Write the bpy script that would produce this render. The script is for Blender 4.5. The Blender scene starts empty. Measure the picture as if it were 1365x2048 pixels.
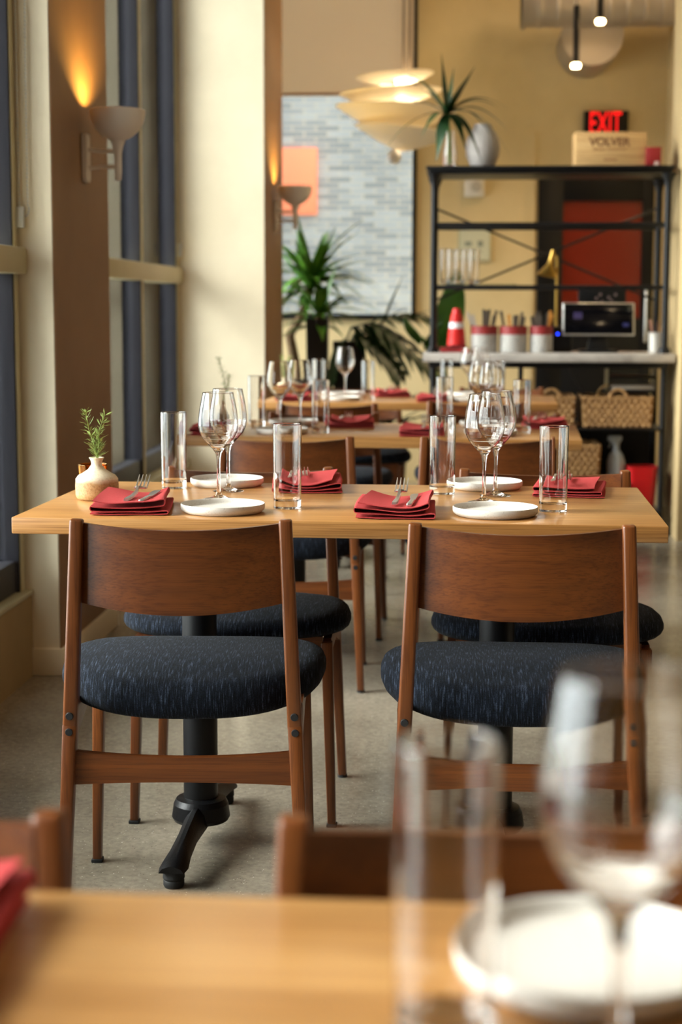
import bpy, bmesh, math, random
from mathutils import Vector, Matrix, noise
PI = math.pi
S = bpy.context.scene
C = S.collection
random.seed(7)

# ---------------------------------------------------------------- camera
cam_d = bpy.data.cameras.new('camera')
cam = bpy.data.objects.new('camera', cam_d)
C.objects.link(cam)
F = 3277.0                                     # focal length in pixels of the 2048 px high frame
cam_d.sensor_fit = 'VERTICAL'
cam_d.sensor_height = 36.0
cam_d.sensor_width = 24.0
cam_d.lens = F * 36.0 / 2048.0
dyv = Vector((232.5, 410.0, -F)).normalized()  # the room's depth axis seen from the camera
upv = Vector((math.sin(0.0108), math.cos(0.0108), 0))
upv = (upv - upv.dot(dyv) * dyv).normalized()
dxv = dyv.cross(upv)
M3 = Matrix((dxv, dyv, upv))                   # camera -> world rotation (rows are world axes)
cam.matrix_world = Matrix.Translation((0, 0, 1.171)) @ M3.to_4x4()
cam_d.clip_start = 0.05
cam_d.clip_end = 200
cam_d.dof.use_dof = True
cam_d.dof.focus_distance = 3.28
cam_d.dof.aperture_fstop = 3.6
cam_d.dof.aperture_blades = 9
S.camera = cam
S.view_settings.view_transform = 'Standard'
S.view_settings.look = 'None'
S.view_settings.gamma = 1
S.view_settings.use_curve_mapping = False
S.view_settings.exposure = 0.14
S.cycles.use_denoising = True
S.cycles.max_bounces = 14
S.cycles.transmission_bounces = 14
S.cycles.transparent_max_bounces = 16
S.cycles.diffuse_bounces = 5
S.cycles.glossy_bounces = 6
S.cycles.sample_clamp_indirect = 6.0
S.cycles.blur_glossy = 0.3

# ---------------------------------------------------------------- daylight and lamps
world = bpy.data.worlds.new('overcast_sky')
S.world = world
world.use_nodes = True
wn = world.node_tree.nodes
wl = world.node_tree.links
wn.clear()
wo = wn.new('ShaderNodeOutputWorld')
bg = wn.new('ShaderNodeBackground')
tc = wn.new('ShaderNodeTexCoord')
sx = wn.new('ShaderNodeSeparateXYZ')
rp = wn.new('ShaderNodeValToRGB')
wl.new(tc.outputs['Generated'], sx.inputs[0])
wl.new(sx.outputs['Z'], rp.inputs[0])
rp.color_ramp.elements[0].position = 0.0
rp.color_ramp.elements[0].color = (0.55, 0.58, 0.60, 1)
rp.color_ramp.elements[1].position = 0.5
rp.color_ramp.elements[1].color = (1.0, 1.0, 0.98, 1)
wl.new(rp.outputs[0], bg.inputs[0])
bg.inputs[1].default_value = 12.0
wl.new(bg.outputs[0], wo.inputs[0])


def light(name, typ, loc, energy, color, rot=(0, 0, 0), **kw):
    d = bpy.data.lights.new(name, typ)
    d.energy = energy
    d.color = color
    for k, v in kw.items():
        setattr(d, k, v)
    o = bpy.data.objects.new(name, d)
    C.objects.link(o)
    o.location = loc
    o.rotation_euler = rot
    return o


def portal(name, loc, rot, sx_, sy_):
    o = light(name, 'AREA', loc, 1, (1, 1, 1), rot, shape='RECTANGLE', size=sx_, size_y=sy_)
    o.data.cycles.is_portal = True
    return o


portal('daylight_portal', (-1.50, 2.5, 1.95), (0, -PI / 2, 0), 3.3, 5.0)
portal('daylight_portal', (-1.62, 7.2, 1.95), (0, -PI / 2, 0), 3.0, 2.6)
portal('daylight_portal', (-1.62, 10.2, 1.25), (0, -PI / 2, 0), 1.5, 1.5)
portal('daylight_portal', (-0.79, 11.02, 1.9), (-PI / 2, 0, 0), 1.0, 1.4)
WARM = (1.0, 0.72, 0.42)
# bright, very soft sun through thin cloud, coming over the street from behind the viewer's left
sun = light('hazy_sun', 'SUN', (-6, -4, 8), 8.0, (1.0, 0.985, 0.96), (0, 0, 0))
sun.data.angle = math.radians(38)
sun.rotation_euler = Vector((0.85, 0.20, -0.46)).to_track_quat('-Z', 'Y').to_euler()
for lx, ly in ((1.6, 1.2), (1.8, 5.2), (0.9, 9.6)):
    light('ceiling_fill_light', 'AREA', (lx, ly, 3.9), 20, WARM, (0, 0, 0), shape='DISK', size=0.5)  # unseen fill lights added overhead, without fixtures


# ---------------------------------------------------------------- materials
def s2l(c):
    r = []
    for v in c:
        v = v / 255.0
        r.append(v / 12.92 if v <= 0.04045 else ((v + 0.055) / 1.055) ** 2.4)
    return tuple(r) + (1.0,)


MATS = {}


def pbr(name, col, rough=0.5, metal=0.0, **kw):
    m = bpy.data.materials.new(name)
    m.use_nodes = True
    b = m.node_tree.nodes['Principled BSDF']
    b.inputs['Base Color'].default_value = s2l(col)
    b.inputs['Roughness'].default_value = rough
    b.inputs['Metallic'].default_value = metal
    for k, v in kw.items():
        b.inputs[k].default_value = v
    MATS[name] = m
    return m


def nodes(m):
    t = m.node_tree
    return t, t.nodes, t.links, t.nodes['Principled BSDF']


def mapped(t, scale, coord='Object', rot=(0, 0, 0)):
    c = t.nodes.new('ShaderNodeTexCoord')
    mp = t.nodes.new('ShaderNodeMapping')
    mp.inputs['Scale'].default_value = scale
    mp.inputs['Rotation'].default_value = rot
    t.links.new(c.outputs[coord], mp.inputs[0])
    return mp.outputs[0]


def nz(t, vec, scale, detail=4, rough=0.5, dist=0.0):
    n = t.nodes.new('ShaderNodeTexNoise')
    n.inputs['Scale'].default_value = scale
    n.inputs['Detail'].default_value = detail
    n.inputs['Roughness'].default_value = rough
    n.inputs['Distortion'].default_value = dist
    t.links.new(vec, n.inputs['Vector'])
    return n.outputs['Fac']


def ramp(t, fac, stops):
    r = t.nodes.new('ShaderNodeValToRGB')
    e = r.color_ramp.elements
    while len(e) < len(stops):
        e.new(0.5)
    for i, (p, c) in enumerate(stops):
        e[i].position = p
        e[i].color = s2l(c) if len(c) == 3 else c
    t.links.new(fac, r.inputs[0])
    return r.outputs[0]


def mixc(t, a, b, fac, mode='MIX'):
    n = t.nodes.new('ShaderNodeMix')
    n.data_type = 'RGBA'
    n.blend_type = mode
    for sock, v in ((n.inputs[6], a), (n.inputs[7], b), (n.inputs[0], fac)):
        if isinstance(v, (int, float)):
            sock.default_value = v
        elif isinstance(v, tuple):
            sock.default_value = v if len(v) == 4 else s2l(v)
        else:
            t.links.new(v, sock)
    return n.outputs[2]


def bump(t, b, h, strength, dist=0.002):
    n = t.nodes.new('ShaderNodeBump')
    n.inputs['Strength'].default_value = strength
    n.inputs['Distance'].default_value = dist
    t.links.new(h, n.inputs['Height'])
    t.links.new(n.outputs[0], b.inputs['Normal'])


def wood(name, dark, mid, light_, axis, rough=0.35, board=0.0, fine=1.0, coat=0.0):
    """grain runs along the given axis of the object"""
    m = pbr(name, mid, rough)
    t, N, L, b = nodes(m)
    lo, hi = 1.1, 26.0
    sc = {'X': (lo, hi, hi), 'Y': (hi, lo, hi), 'Z': (hi, hi, lo)}[axis]
    v = mapped(t, sc)
    broad = nz(t, mapped(t, {'X': (.8, 7, 7), 'Y': (7, .8, 7), 'Z': (7, 7, .8)}[axis]), 1.0, 3, 0.55, 0.6)
    grain = nz(t, v, 1.6 * fine, 6, 0.62, 0.25)
    v2 = mapped(t, {'X': (4, 300, 300), 'Y': (300, 4, 300), 'Z': (300, 300, 4)}[axis])
    pore = nz(t, v2, 1.3, 2, 0.5)
    c1 = ramp(t, grain, [(0.30, dark), (0.52, mid), (0.74, light_)])
    c2 = ramp(t, broad, [(0.32, dark), (0.5, mid), (0.68, light_)])
    c = mixc(t, c1, c2, 0.5)
    pc = ramp(t, pore, [(0.34, (176, 158, 140)), (0.52, (255, 255, 255))])
    c = mixc(t, c, pc, 0.55, 'MULTIPLY')
    if board:
        w = N.new('ShaderNodeTexCoord')
        sp = N.new('ShaderNodeSeparateXYZ')
        L.new(w.outputs['Object'], sp.inputs[0])
        dv = N.new('ShaderNodeMath'); dv.operation = 'DIVIDE'; dv.inputs[1].default_value = board
        L.new(sp.outputs['Y'], dv.inputs[0])
        fl = N.new('ShaderNodeMath'); fl.operation = 'FLOOR'
        L.new(dv.outputs[0], fl.inputs[0])
        wn_ = N.new('ShaderNodeTexWhiteNoise'); wn_.noise_dimensions = '1D'
        L.new(fl.outputs[0], wn_.inputs['W'])
        bc = ramp(t, wn_.outputs['Value'], [(0.0, (228, 222, 214)), (1.0, (255, 255, 255))])
        c = mixc(t, c, bc, 1.0, 'MULTIPLY')
    L.new(c, b.inputs['Base Color'])
    bump(t, b, pore, 0.10, 0.001)
    b.inputs['Coat Weight'].default_value = coat
    b.inputs['Coat Roughness'].default_value = 0.22
    return m


OAK = wood('oak', (170, 116, 60), (198, 146, 86), (216, 166, 104), 'X', 0.34, board=0.095, coat=0.3)
WALX = wood('walnut_stain_wide',(60, 29, 8), (100, 51, 15), (130, 73, 27), 'X', 0.38, coat=0.12)
WALZ = wood('walnut_stain_upright',(60, 29, 8), (100, 51, 15), (130, 73, 27), 'Z', 0.38, coat=0.15)
WALY = wood('walnut_stain_rail',(60, 29, 8), (100, 51, 15), (130, 73, 27), 'Y', 0.38, coat=0.2)

m = FAB = pbr('navy_fabric', (40, 50, 66), 0.92)
t, N, L, b = nodes(m)
st = nz(t, mapped(t, (430, 34, 34)), 1.0, 3, 0.6)
wv = nz(t, mapped(t, (520, 520, 520)), 1.0, 1, 0.5)
c = ramp(t, st, [(0.38, (9, 12, 18)), (0.55, (20, 26, 37)), (0.74, (70, 80, 98))])
c2 = ramp(t, wv, [(0.35, (100, 100, 105)), (0.6, (255, 255, 255))])
L.new(mixc(t, c, c2, 0.75, 'MULTIPLY'), b.inputs['Base Color'])
b.inputs['Sheen Weight'].default_value = 0.02
b.inputs['Specular IOR Level'].default_value = 0.12
bump(t, b, wv, 0.9, 0.0012)


def paint(name, col, rough=0.6, var=6):
    m = pbr(name, col, rough)
    t, N, L, b = nodes(m)
    n = nz(t, mapped(t, (1, 1, 1)), 2.2, 5, 0.6)
    lo = tuple(max(0, v - var) for v in col)
    hi = tuple(min(255, v + var) for v in col)
    L.new(ramp(t, n, [(0.35, lo), (0.65, hi)]), b.inputs['Base Color'])
    bump(t, b, nz(t, mapped(t, (1, 1, 1)), 160, 2, 0.5), 0.12, 0.001)
    return m


CREAM = paint('cream_wall_paint', (229, 215, 186), 0.62)
DUSK = paint('dark_bounce_cut_paint', (92, 74, 52), 0.7)  # dark colour for unseen walls, chosen to cut light bouncing back
TAN = paint('tan_wall_paint', (216, 196, 150), 0.62)
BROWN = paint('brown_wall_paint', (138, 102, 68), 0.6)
CEIL = paint('ceiling_paint', (120, 104, 82), 0.8)
SILL = paint('sill_paint', (168, 160, 128), 0.5)
TRIMC = paint('mullion_paint', (188, 176, 138), 0.5)
FINM = pbr('dark_blue_grey_metal', (46, 46, 54), 0.5, 0.1)
ALU = pbr('pale_aluminium', (236, 238, 236), 0.4, 0.0)
BLACK = pbr('black_powder_coat', (16, 16, 18), 0.42, 0.4)
IRON = pbr('black_cast_iron', (20, 20, 22), 0.38, 0.5)
t, N, L, b = nodes(IRON)
bump(t, b, nz(t, mapped(t, (1, 1, 1)), 220, 2, 0.5), 0.35, 0.001)
RUB = pbr('black_rubber', (14, 14, 15), 0.7)
STEEL = pbr('brushed_steel', (222, 220, 214), 0.3, 0.9)
BRASS = pbr('brass', (200, 160, 80), 0.3, 1.0)
CER = pbr('off_white_ceramic', (232, 226, 216), 0.45)
t, N, L, b = nodes(CER)
L.new(ramp(t, nz(t, mapped(t, (1, 1, 1)), 320, 2, 0.5), [(0.3, (186, 178, 166)), (0.4, (212, 206, 197))]), b.inputs['Base Color'])

m = FLOORM = pbr('polished_concrete', (150, 142, 128), 0.32)
t, N, L, b = nodes(m)
big = nz(t, mapped(t, (1, 1, 1)), 1.4, 6, 0.65)
c = ramp(t, big, [(0.3, (122, 113, 98)), (0.5, (144, 134, 118)), (0.72, (164, 154, 137))])
fine = nz(t, mapped(t, (1, 1, 1)), 60, 5, 0.7)
c = mixc(t, c, ramp(t, fine, [(0.35, (205, 205, 205)), (0.62, (255, 255, 255))]), 0.8, 'MULTIPLY')
vo = N.new('ShaderNodeTexVoronoi'); vo.inputs['Scale'].default_value = 130
L.new(mapped(t, (1, 1, 1)), vo.inputs['Vector'])
spk = ramp(t, vo.outputs['Distance'], [(0.10, (255, 255, 255)), (0.22, (0, 0, 0))])
sel = N.new('ShaderNodeSeparateColor'); L.new(vo.outputs['Color'], sel.inputs[0])
s1 = ramp(t, sel.outputs[0], [(0.78, (0, 0, 0)), (0.80, (255, 255, 255))])
s2 = ramp(t, sel.outputs[1], [(0.80, (0, 0, 0)), (0.82, (255, 255, 255))])
f1 = mixc(t, spk, s1, 1.0, 'MULTIPLY')
f2 = mixc(t, spk, s2, 1.0, 'MULTIPLY')
c = mixc(t, c, (205, 198, 184), f1)
c = mixc(t, c, (70, 60, 50), f2)
L.new(c, b.inputs['Base Color'])
L.new(ramp(t, big, [(0.3, (112, 112, 112)), (0.7, (140, 140, 140))]), b.inputs['Roughness'])

m = NAP = pbr('red_linen', (180, 58, 58), 0.9)
t, N, L, b = nodes(m)
wv = nz(t, mapped(t, (900, 900, 900)), 1.0, 1, 0.5)
L.new(ramp(t, wv, [(0.3, (158, 50, 52)), (0.7, (186, 74, 73))]), b.inputs['Base Color'])
b.inputs['Specular IOR Level'].default_value = 0.12
bump(t, b, wv, 0.5, 0.0006)

m = CLAY = pbr('two_tone_stoneware', (214, 186, 140), 0.6)
t, N, L, b = nodes(m)
co = N.new('ShaderNodeTexCoord'); sp = N.new('ShaderNodeSeparateXYZ')
L.new(co.outputs['Object'], sp.inputs[0])
ns = nz(t, mapped(t, (1, 1, 1)), 26, 2, 0.5)
ad = N.new('ShaderNodeMath'); ad.operation = 'MULTIPLY_ADD'
ad.inputs[1].default_value = 0.010; L.new(ns, ad.inputs[0]); L.new(sp.outputs['Z'], ad.inputs[2])
glz = ramp(t, ad.outputs[0], [(0.044, (0, 0, 0)), (0.050, (255, 255, 255))])
raw = ramp(t, nz(t, mapped(t, (1, 1, 1)), 240, 3, 0.6), [(0.35, (158, 116, 68)), (0.55, (182, 144, 94))])
gl = ramp(t, nz(t, mapped(t, (1, 1, 1)), 260, 3, 0.6), [(0.3, (206, 190, 156)), (0.5, (228, 214, 184))])
L.new(mixc(t, raw, gl, glz), b.inputs['Base Color'])

GLASS = bpy.data.materials.new('clear_glass')
GLASS.use_nodes = True
t = GLASS.node_tree
t.nodes.clear()
o_ = t.nodes.new('ShaderNodeOutputMaterial')
g_ = t.nodes.new('ShaderNodeBsdfGlass')
g_.inputs['Roughness'].default_value = 0.0
g_.inputs['IOR'].default_value = 1.5
g_.inputs['Color'].default_value = (0.99, 0.985, 0.98, 1)
t.links.new(g_.outputs[0], o_.inputs[0])
AMBER = bpy.data.materials.new('amber_glass')
AMBER.use_nodes = True
t = AMBER.node_tree
t.nodes.clear()
o_ = t.nodes.new('ShaderNodeOutputMaterial')
g_ = t.nodes.new('ShaderNodeBsdfGlass')
g_.inputs['Roughness'].default_value = 0.05
g_.inputs['Color'].default_value = s2l((250, 212, 150))
t.links.new(g_.outputs[0], o_.inputs[0])


def pane_mat(name, tint=(0.93, 0.96, 0.95, 1)):
    m = bpy.data.materials.new(name)
    m.use_nodes = True
    t = m.node_tree
    t.nodes.clear()
    o_ = t.nodes.new('ShaderNodeOutputMaterial')
    mx = t.nodes.new('ShaderNodeMixShader')
    tr = t.nodes.new('ShaderNodeBsdfTransparent')
    tr.inputs[0].default_value = tint
    gs = t.nodes.new('ShaderNodeBsdfGlossy')
    gs.inputs['Roughness'].default_value = 0.02
    fr = t.nodes.new('ShaderNodeFresnel')
    fr.inputs[0].default_value = 1.35
    t.links.new(fr.outputs[0], mx.inputs[0])
    t.links.new(tr.outputs[0], mx.inputs[1])
    t.links.new(gs.outputs[0], mx.inputs[2])
    t.links.new(mx.outputs[0], o_.inputs[0])
    return m


PANE = pane_mat('window_glass')


def emis(name, col, strength, base=None):
    m = pbr(name, base or col, 0.4)
    b = m.node_tree.nodes['Principled BSDF']
    b.inputs['Emission Color'].default_value = s2l(col)
    b.inputs['Emission Strength'].default_value = strength
    return m


def leafmat(name, a, bcol, rough=0.4):
    m = pbr(name, a, rough)
    t, N, L, b = nodes(m)
    n = nz(t, mapped(t, (1, 1, 1)), 9, 3, 0.6)
    L.new(ramp(t, n, [(0.3, a), (0.7, bcol)]), b.inputs['Base Color'])
    return m


LEAF = leafmat('strap_leaf_green', (48, 92, 22), (92, 142, 40))
DLEAF = leafmat('dark_leaf_green', (16, 40, 20), (34, 68, 28))
BLEAF = leafmat('banana_leaf_green', (44, 88, 16), (66, 116, 28))
ROSE = leafmat('rosemary_green', (120, 142, 72), (166, 182, 100), 0.55)
ROSEST = pbr('rosemary_stem', (136, 150, 74), 0.6)
BARK = pbr('bark', (96, 70, 44), 0.85)
t, N, L, b = nodes(BARK)
bn = nz(t, mapped(t, (1, 1, 5)), 22, 5, 0.7)
L.new(ramp(t, bn, [(0.3, (60, 42, 26)), (0.7, (140, 112, 74))]), b.inputs['Base Color'])
bump(t, b, bn, 0.8, 0.01)


# ---------------------------------------------------------------- mesh helpers
def obj(name, bm, mat, parent=None, smooth=0.7, loc=None, rot=None):
    me = bpy.data.meshes.new(name)
    bmesh.ops.recalc_face_normals(bm, faces=bm.faces[:])
    bm.to_mesh(me)
    bm.free()
    if smooth:
        me.shade_smooth()
        me.set_sharp_from_angle(angle=smooth)
    if mat:
        me.materials.append(mat)
    o = bpy.data.objects.new(name, me)
    C.objects.link(o)
    if parent:
        o.parent = parent
    if loc:
        o.location = loc
    if rot:
        o.rotation_euler = rot
    return o


def tag(o, label, cat, group=None):
    o['label'] = label
    o['category'] = cat
    if group:
        o['group'] = group
    return o


def thing(name, label, cat, loc=(0, 0, 0), rz=0.0, group=None):
    o = bpy.data.objects.new(name, None)
    o.empty_display_size = 0.05
    C.objects.link(o)
    o.location = loc
    o.rotation_euler = (0, 0, rz)
    return tag(o, label, cat, group)


def struct(name, bm, mat, parent=None, smooth=0.5):
    o = obj(name, bm, mat, parent, smooth)
    if not parent:
        o['kind'] = 'structure'
    return o


def sempty(name, loc=(0, 0, 0)):
    o = bpy.data.objects.new(name, None)
    C.objects.link(o)
    o.location = loc
    o['kind'] = 'structure'
    return o


def dup(root, loc, rz, label=None, group=None):
    r = root.copy()
    C.objects.link(r)
    r.location = loc
    r.rotation_euler = (0, 0, rz)
    if label:
        r['label'] = label
    if group:
        r['group'] = group
    for ch in list(root.children):
        c_ = ch.copy()
        C.objects.link(c_)
        c_.parent = r
        for g in list(ch.children):
            d = g.copy()
            C.objects.link(d)
            d.parent = c_
    return r


def B():
    return bmesh.new()


def box(bm, x0, x1, y0, y1, z0, z1, bev=0.0, seg=2):
    r = bmesh.ops.create_cube(bm, size=1.0)
    vs = r['verts']
    for v in vs:
        v.co = Vector(((x0 + x1) / 2 + v.co.x * (x1 - x0), (y0 + y1) / 2 + v.co.y * (y1 - y0), (z0 + z1) / 2 + v.co.z * (z1 - z0)))
    if bev:
        es = list({e for v in vs for e in v.link_edges})
        bmesh.ops.bevel(bm, geom=es, offset=bev, segments=seg, profile=0.5, affect='EDGES')
    return bm


def frame_of(d):
    d = d.normalized()
    a = Vector((1, 0, 0)) if abs(d.x) < 0.9 else Vector((0, 1, 0))
    x = (a - a.dot(d) * d).normalized()
    return x, d.cross(x).normalized()


def beam(bm, p0, p1, w0, d0, w1=None, d1=None, bev=0.004, seg=2):
    w1 = w0 if w1 is None else w1
    d1 = d0 if d1 is None else d1
    p0, p1 = Vector(p0), Vector(p1)
    x, y = frame_of(p1 - p0)
    vs = []
    for p, w, d in ((p0, w0, d0), (p1, w1, d1)):
        for sx_, sy_ in ((-1, -1), (1, -1), (1, 1), (-1, 1)):
            vs.append(bm.verts.new(p + x * sx_ * w / 2 + y * sy_ * d / 2))
    fs = [(0, 1, 2, 3), (7, 6, 5, 4), (0, 4, 5, 1), (1, 5, 6, 2), (2, 6, 7, 3), (3, 7, 4, 0)]
    for f in fs:
        bm.faces.new([vs[i] for i in f])
    if bev:
        es = list({e for v in vs for e in v.link_edges})
        bmesh.ops.bevel(bm, geom=es, offset=bev, segments=seg, profile=0.5, affect='EDGES')


def tube(bm, pts, r, n=10, cap=True, r1=None):
    pts = [Vector(p) for p in pts]
    rings = []
    last = None
    for i, p in enumerate(pts):
        d = (pts[min(i + 1, len(pts) - 1)] - pts[max(i - 1, 0)])
        if d.length < 1e-9:
            d = Vector((0, 0, 1))
        d.normalize()
        if last is None:
            x, y = frame_of(d)
        else:
            x = (last - last.dot(d) * d).normalized()
            y = d.cross(x)
        last = x
        rr = r if r1 is None else r + (r1 - r) * i / (len(pts) - 1)
        if isinstance(r, (list, tuple)):
            rr = r[i]
        rings.append([bm.verts.new(p + (x * math.cos(2 * PI * k / n) + y * math.sin(2 * PI * k / n)) * rr) for k in range(n)])
    for a, b_ in zip(rings, rings[1:]):
        for k in range(n):
            bm.faces.new((a[k], a[(k + 1) % n], b_[(k + 1) % n], b_[k]))
    if cap:
        bm.faces.new(rings[0][::-1])
        bm.faces.new(rings[-1])


def cyl(bm, x, y, z0, z1, r, n=24, r1=None):
    tube(bm, [(x, y, z0), (x, y, z1)], r, n, True, r1)


def dense(prof, eps=0.0008, lim=0.012):
    """support rings near the ends of long segments so smooth shading stays true"""
    out = [prof[0]]
    for (r0, z0), (r1, z1) in zip(prof, prof[1:]):
        L_ = math.hypot(r1 - r0, z1 - z0)
        if L_ > lim:
            for q in (eps / L_, 1 - eps / L_):
                out.append((r0 + (r1 - r0) * q, z0 + (z1 - z0) * q))
        out.append((r1, z1))
    return out


def lathe(bm, prof, n=48, cx=0.0, cy=0.0, closed=False):
    if not closed:
        prof = dense(prof)
    rings = []
    for r, z in prof:
        if r < 1e-6:
            rings.append([bm.verts.new((cx, cy, z))])
        else:
            rings.append([bm.verts.new((cx + r * math.cos(2 * PI * k / n), cy + r * math.sin(2 * PI * k / n), z)) for k in range(n)])
    pr = list(zip(rings, rings[1:]))
    if closed:
        pr.append((rings[-1], rings[0]))
    for a, b_ in pr:
        if len(a) == 1 and len(b_) == 1:
            continue
        for k in range(n):
            k2 = (k + 1) % n
            if len(a) == 1:
                bm.faces.new((a[0], b_[k2], b_[k]))
            elif len(b_) == 1:
                bm.faces.new((a[k], a[k2], b_[0]))
            else:
                bm.faces.new((a[k], a[k2], b_[k2], b_[k]))


def grid(bm, nu, nv, f, thick=None):
    """surface f(u,v)->Vector; with thick: closed slab between f(u,v,0) and f(u,v,1)"""
    def sheet(k):
        return [[bm.verts.new(f(i / nu, j / nv, k) if thick else f(i / nu, j / nv)) for j in range(nv + 1)] for i in range(nu + 1)]
    a = sheet(0)
    for i in range(nu):
        for j in range(nv):
            bm.faces.new((a[i][j], a[i + 1][j], a[i + 1][j + 1], a[i][j + 1]))
    if thick:
        b_ = sheet(1)
        for i in range(nu):
            for j in range(nv):
                bm.faces.new((b_[i][j], b_[i][j + 1], b_[i + 1][j + 1], b_[i + 1][j]))
        for i in range(nu):
            bm.faces.new((a[i][0], b_[i][0], b_[i + 1][0], a[i + 1][0]))
            bm.faces.new((a[i][nv], a[i + 1][nv], b_[i + 1][nv], b_[i][nv]))
        for j in range(nv):
            bm.faces.new((a[0][j], a[0][j + 1], b_[0][j + 1], b_[0][j]))
            bm.faces.new((a[nu][j], b_[nu][j], b_[nu][j + 1], a[nu][j + 1]))


def extrude_poly(bm, pts, n_vec, th):
    """prism from polygon points (3D) extruded along n_vec by th"""
    n_vec = Vector(n_vec).normalized() * th
    a = [bm.verts.new(Vector(p)) for p in pts]
    b_ = [bm.verts.new(Vector(p) + n_vec) for p in pts]
    bm.faces.new(a)
    bm.faces.new(b_[::-1])
    for i in range(len(a)):
        j = (i + 1) % len(a)
        bm.faces.new((a[i], b_[i], b_[j], a[j]))


def leaf(bm, base, tip, w, arch, nseg=12, fold=0.25, up=(0, 0, 1), th=0.0):
    base, tip = Vector(base), Vector(tip)
    ctrl = (base + tip) / 2 + Vector(up) * arch
    pts = [(1 - s) ** 2 * base + 2 * s * (1 - s) * ctrl + s * s * tip for s in [k / nseg for k in range(nseg + 1)]]
    rows = []
    for k, p in enumerate(pts):
        d = (pts[min(k + 1, nseg)] - pts[max(k - 1, 0)]).normalized()
        side = d.cross(Vector((0, 0, 1)))
        if side.length < 0.25:
            side = d.cross(Vector((0.3, -1, 0.1)))
        side.normalize()
        nrm = side.cross(d).normalized()
        s = k / nseg
        ww = w * (0.35 + 0.65 * math.sin(PI * min(1, s * 1.15 + 0.12)) if s < 0.75 else 0.0)
        if s >= 0.75:
            ww = w * (0.35 + 0.65 * math.sin(PI * (0.75 * 1.15 + 0.12))) * (1 - (s - 0.75) / 0.25) + 0.0008
        rows.append([bm.verts.new(p + side * ww / 2 + nrm * ww * fold / 2), bm.verts.new(p), bm.verts.new(p - side * ww / 2 + nrm * ww * fold / 2)])
    for a, b_ in zip(rows, rows[1:]):
        bm.faces.new((a[0], b_[0], b_[1], a[1]))
        bm.faces.new((a[1], b_[1], b_[2], a[2]))


def text(name, s, size, mat, parent, loc, rot=(PI / 2, 0, 0), sx_=1.0, ext=0.001, off=0.0):
    cu = bpy.data.curves.new(name, 'FONT')
    cu.body = s
    cu.size = size
    cu.extrude = ext
    cu.offset = off
    cu.align_x = 'CENTER'
    cu.align_y = 'CENTER'
    cu.materials.append(mat)
    tmp = bpy.data.objects.new(name + '_curve', cu)
    C.objects.link(tmp)
    bpy.context.view_layer.update()
    me = bpy.data.meshes.new_from_object(tmp.evaluated_get(bpy.context.evaluated_depsgraph_get()))
    bpy.data.objects.remove(tmp)
    me.name = name
    o = bpy.data.objects.new(name, me)
    C.objects.link(o)
    o.parent = parent
    o.location = loc
    o.rotation_euler = rot
    o.scale = (sx_, 1, 1)
    return o


# ---------------------------------------------------------------- room shell
XG1, XG2 = -1.365, -1.46        # inner planes of the two left windows
bm = B(); box(bm, -1.75, 5.2, -4.2, 11.2, -0.08, 0.0); struct('floor', bm, FLOORM)
bm = B(); box(bm, -1.75, 5.2, -4.2, 11.2, 4.0, 4.15); struct('ceiling', bm, CEIL)
bm = B(); box(bm, -1.75, 5.2, -4.2, 11.2, 4.15, 7.5); struct('wall_upper_shade_block', bm, CEIL)  # unseen block added above to keep sun and sky off the yard brick
bm = B(); box(bm, -1.72, -1.36, -4.1, 0.0, 0.262, 3.55); struct('wall_left', bm, DUSK)  # unseen solid stretch added to block window light from behind the camera
# left wall: knee wall, header, the first pillar and the second
bm = B(); box(bm, -1.72, -1.34, -4.1, 5.06, 0.0, 0.262); struct('wall_left', bm, paint('shaded_knee_wall_paint', (148, 124, 84), 0.7))  # wall colour darkened to carry the shade below the sill
bm = B(); box(bm, -1.72, -1.36, -4.1, 5.06, 3.55, 4.0); struct('wall_left', bm, CREAM)
bm = B(); box(bm, -1.72, -1.45, 5.88, 8.57, 0.0, 0.33); struct('wall_left', bm, CREAM)
bm = B(); box(bm, -1.72, -1.45, 5.88, 8.57, 3.55, 4.0); struct('wall_left', bm, CREAM)


def pier(x0, x1, y0, y1, name='wall_left'):
    """masonry pier: cream faces toward the windows, brown paint on the room side"""
    r = sempty(name)
    bm = B(); box(bm, x0, x1 - 0.004, y0, y1, 0, 4.0)
    obj('pier_core', bm, CREAM, r, 0.5)
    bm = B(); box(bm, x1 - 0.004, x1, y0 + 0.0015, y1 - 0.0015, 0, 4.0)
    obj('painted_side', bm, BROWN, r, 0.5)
    return r


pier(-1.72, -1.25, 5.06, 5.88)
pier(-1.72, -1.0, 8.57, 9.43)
bm = B(); box(bm, -1.345, -1.242, 5.048, 5.06, 0, 0.088, 0.003); box(bm, -1.25, -1.238, 5.05, 5.89, 0, 0.088, 0.003); struct('baseboard_left', bm, CREAM)
bm = B(); box(bm, -1.45, -0.99, 8.558, 8.57, 0, 0.088, 0.003); struct('baseboard_left', bm, CREAM)
bm = B(); box(bm, -1.72, -1.45, 9.43, 11.1, 0.0, 0.5); struct('wall_left', bm, CREAM)
bm = B(); box(bm, -1.72, -1.45, 9.43, 11.1, 1.95, 4.0); struct('wall_left', bm, CREAM)  # unseen header brought low so daylight stays on the far wall's lower part
bm = B(); box(bm, -1.5, 5.1, -4.15, -4.0, 0, 4.0); struct('wall_back', bm, DUSK)
bm = B(); box(bm, 5.0, 5.15, -4.1, 11.1, 0, 4.0); struct('wall_right', bm, DUSK)
bm = B(); box(bm, 1.345, 1.5, 8.9, 11.1, 0, 4.0); struct('wall_right', bm, TAN)
bm = B(); box(bm, 1.118, 1.9, 8.28, 8.9, 0, 4.0); struct('wall_right', bm, paint('sun_dimmed_wall_paint', (170, 146, 104), 0.75))  # pillar colour darkened to offset the sun falling on it
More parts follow.
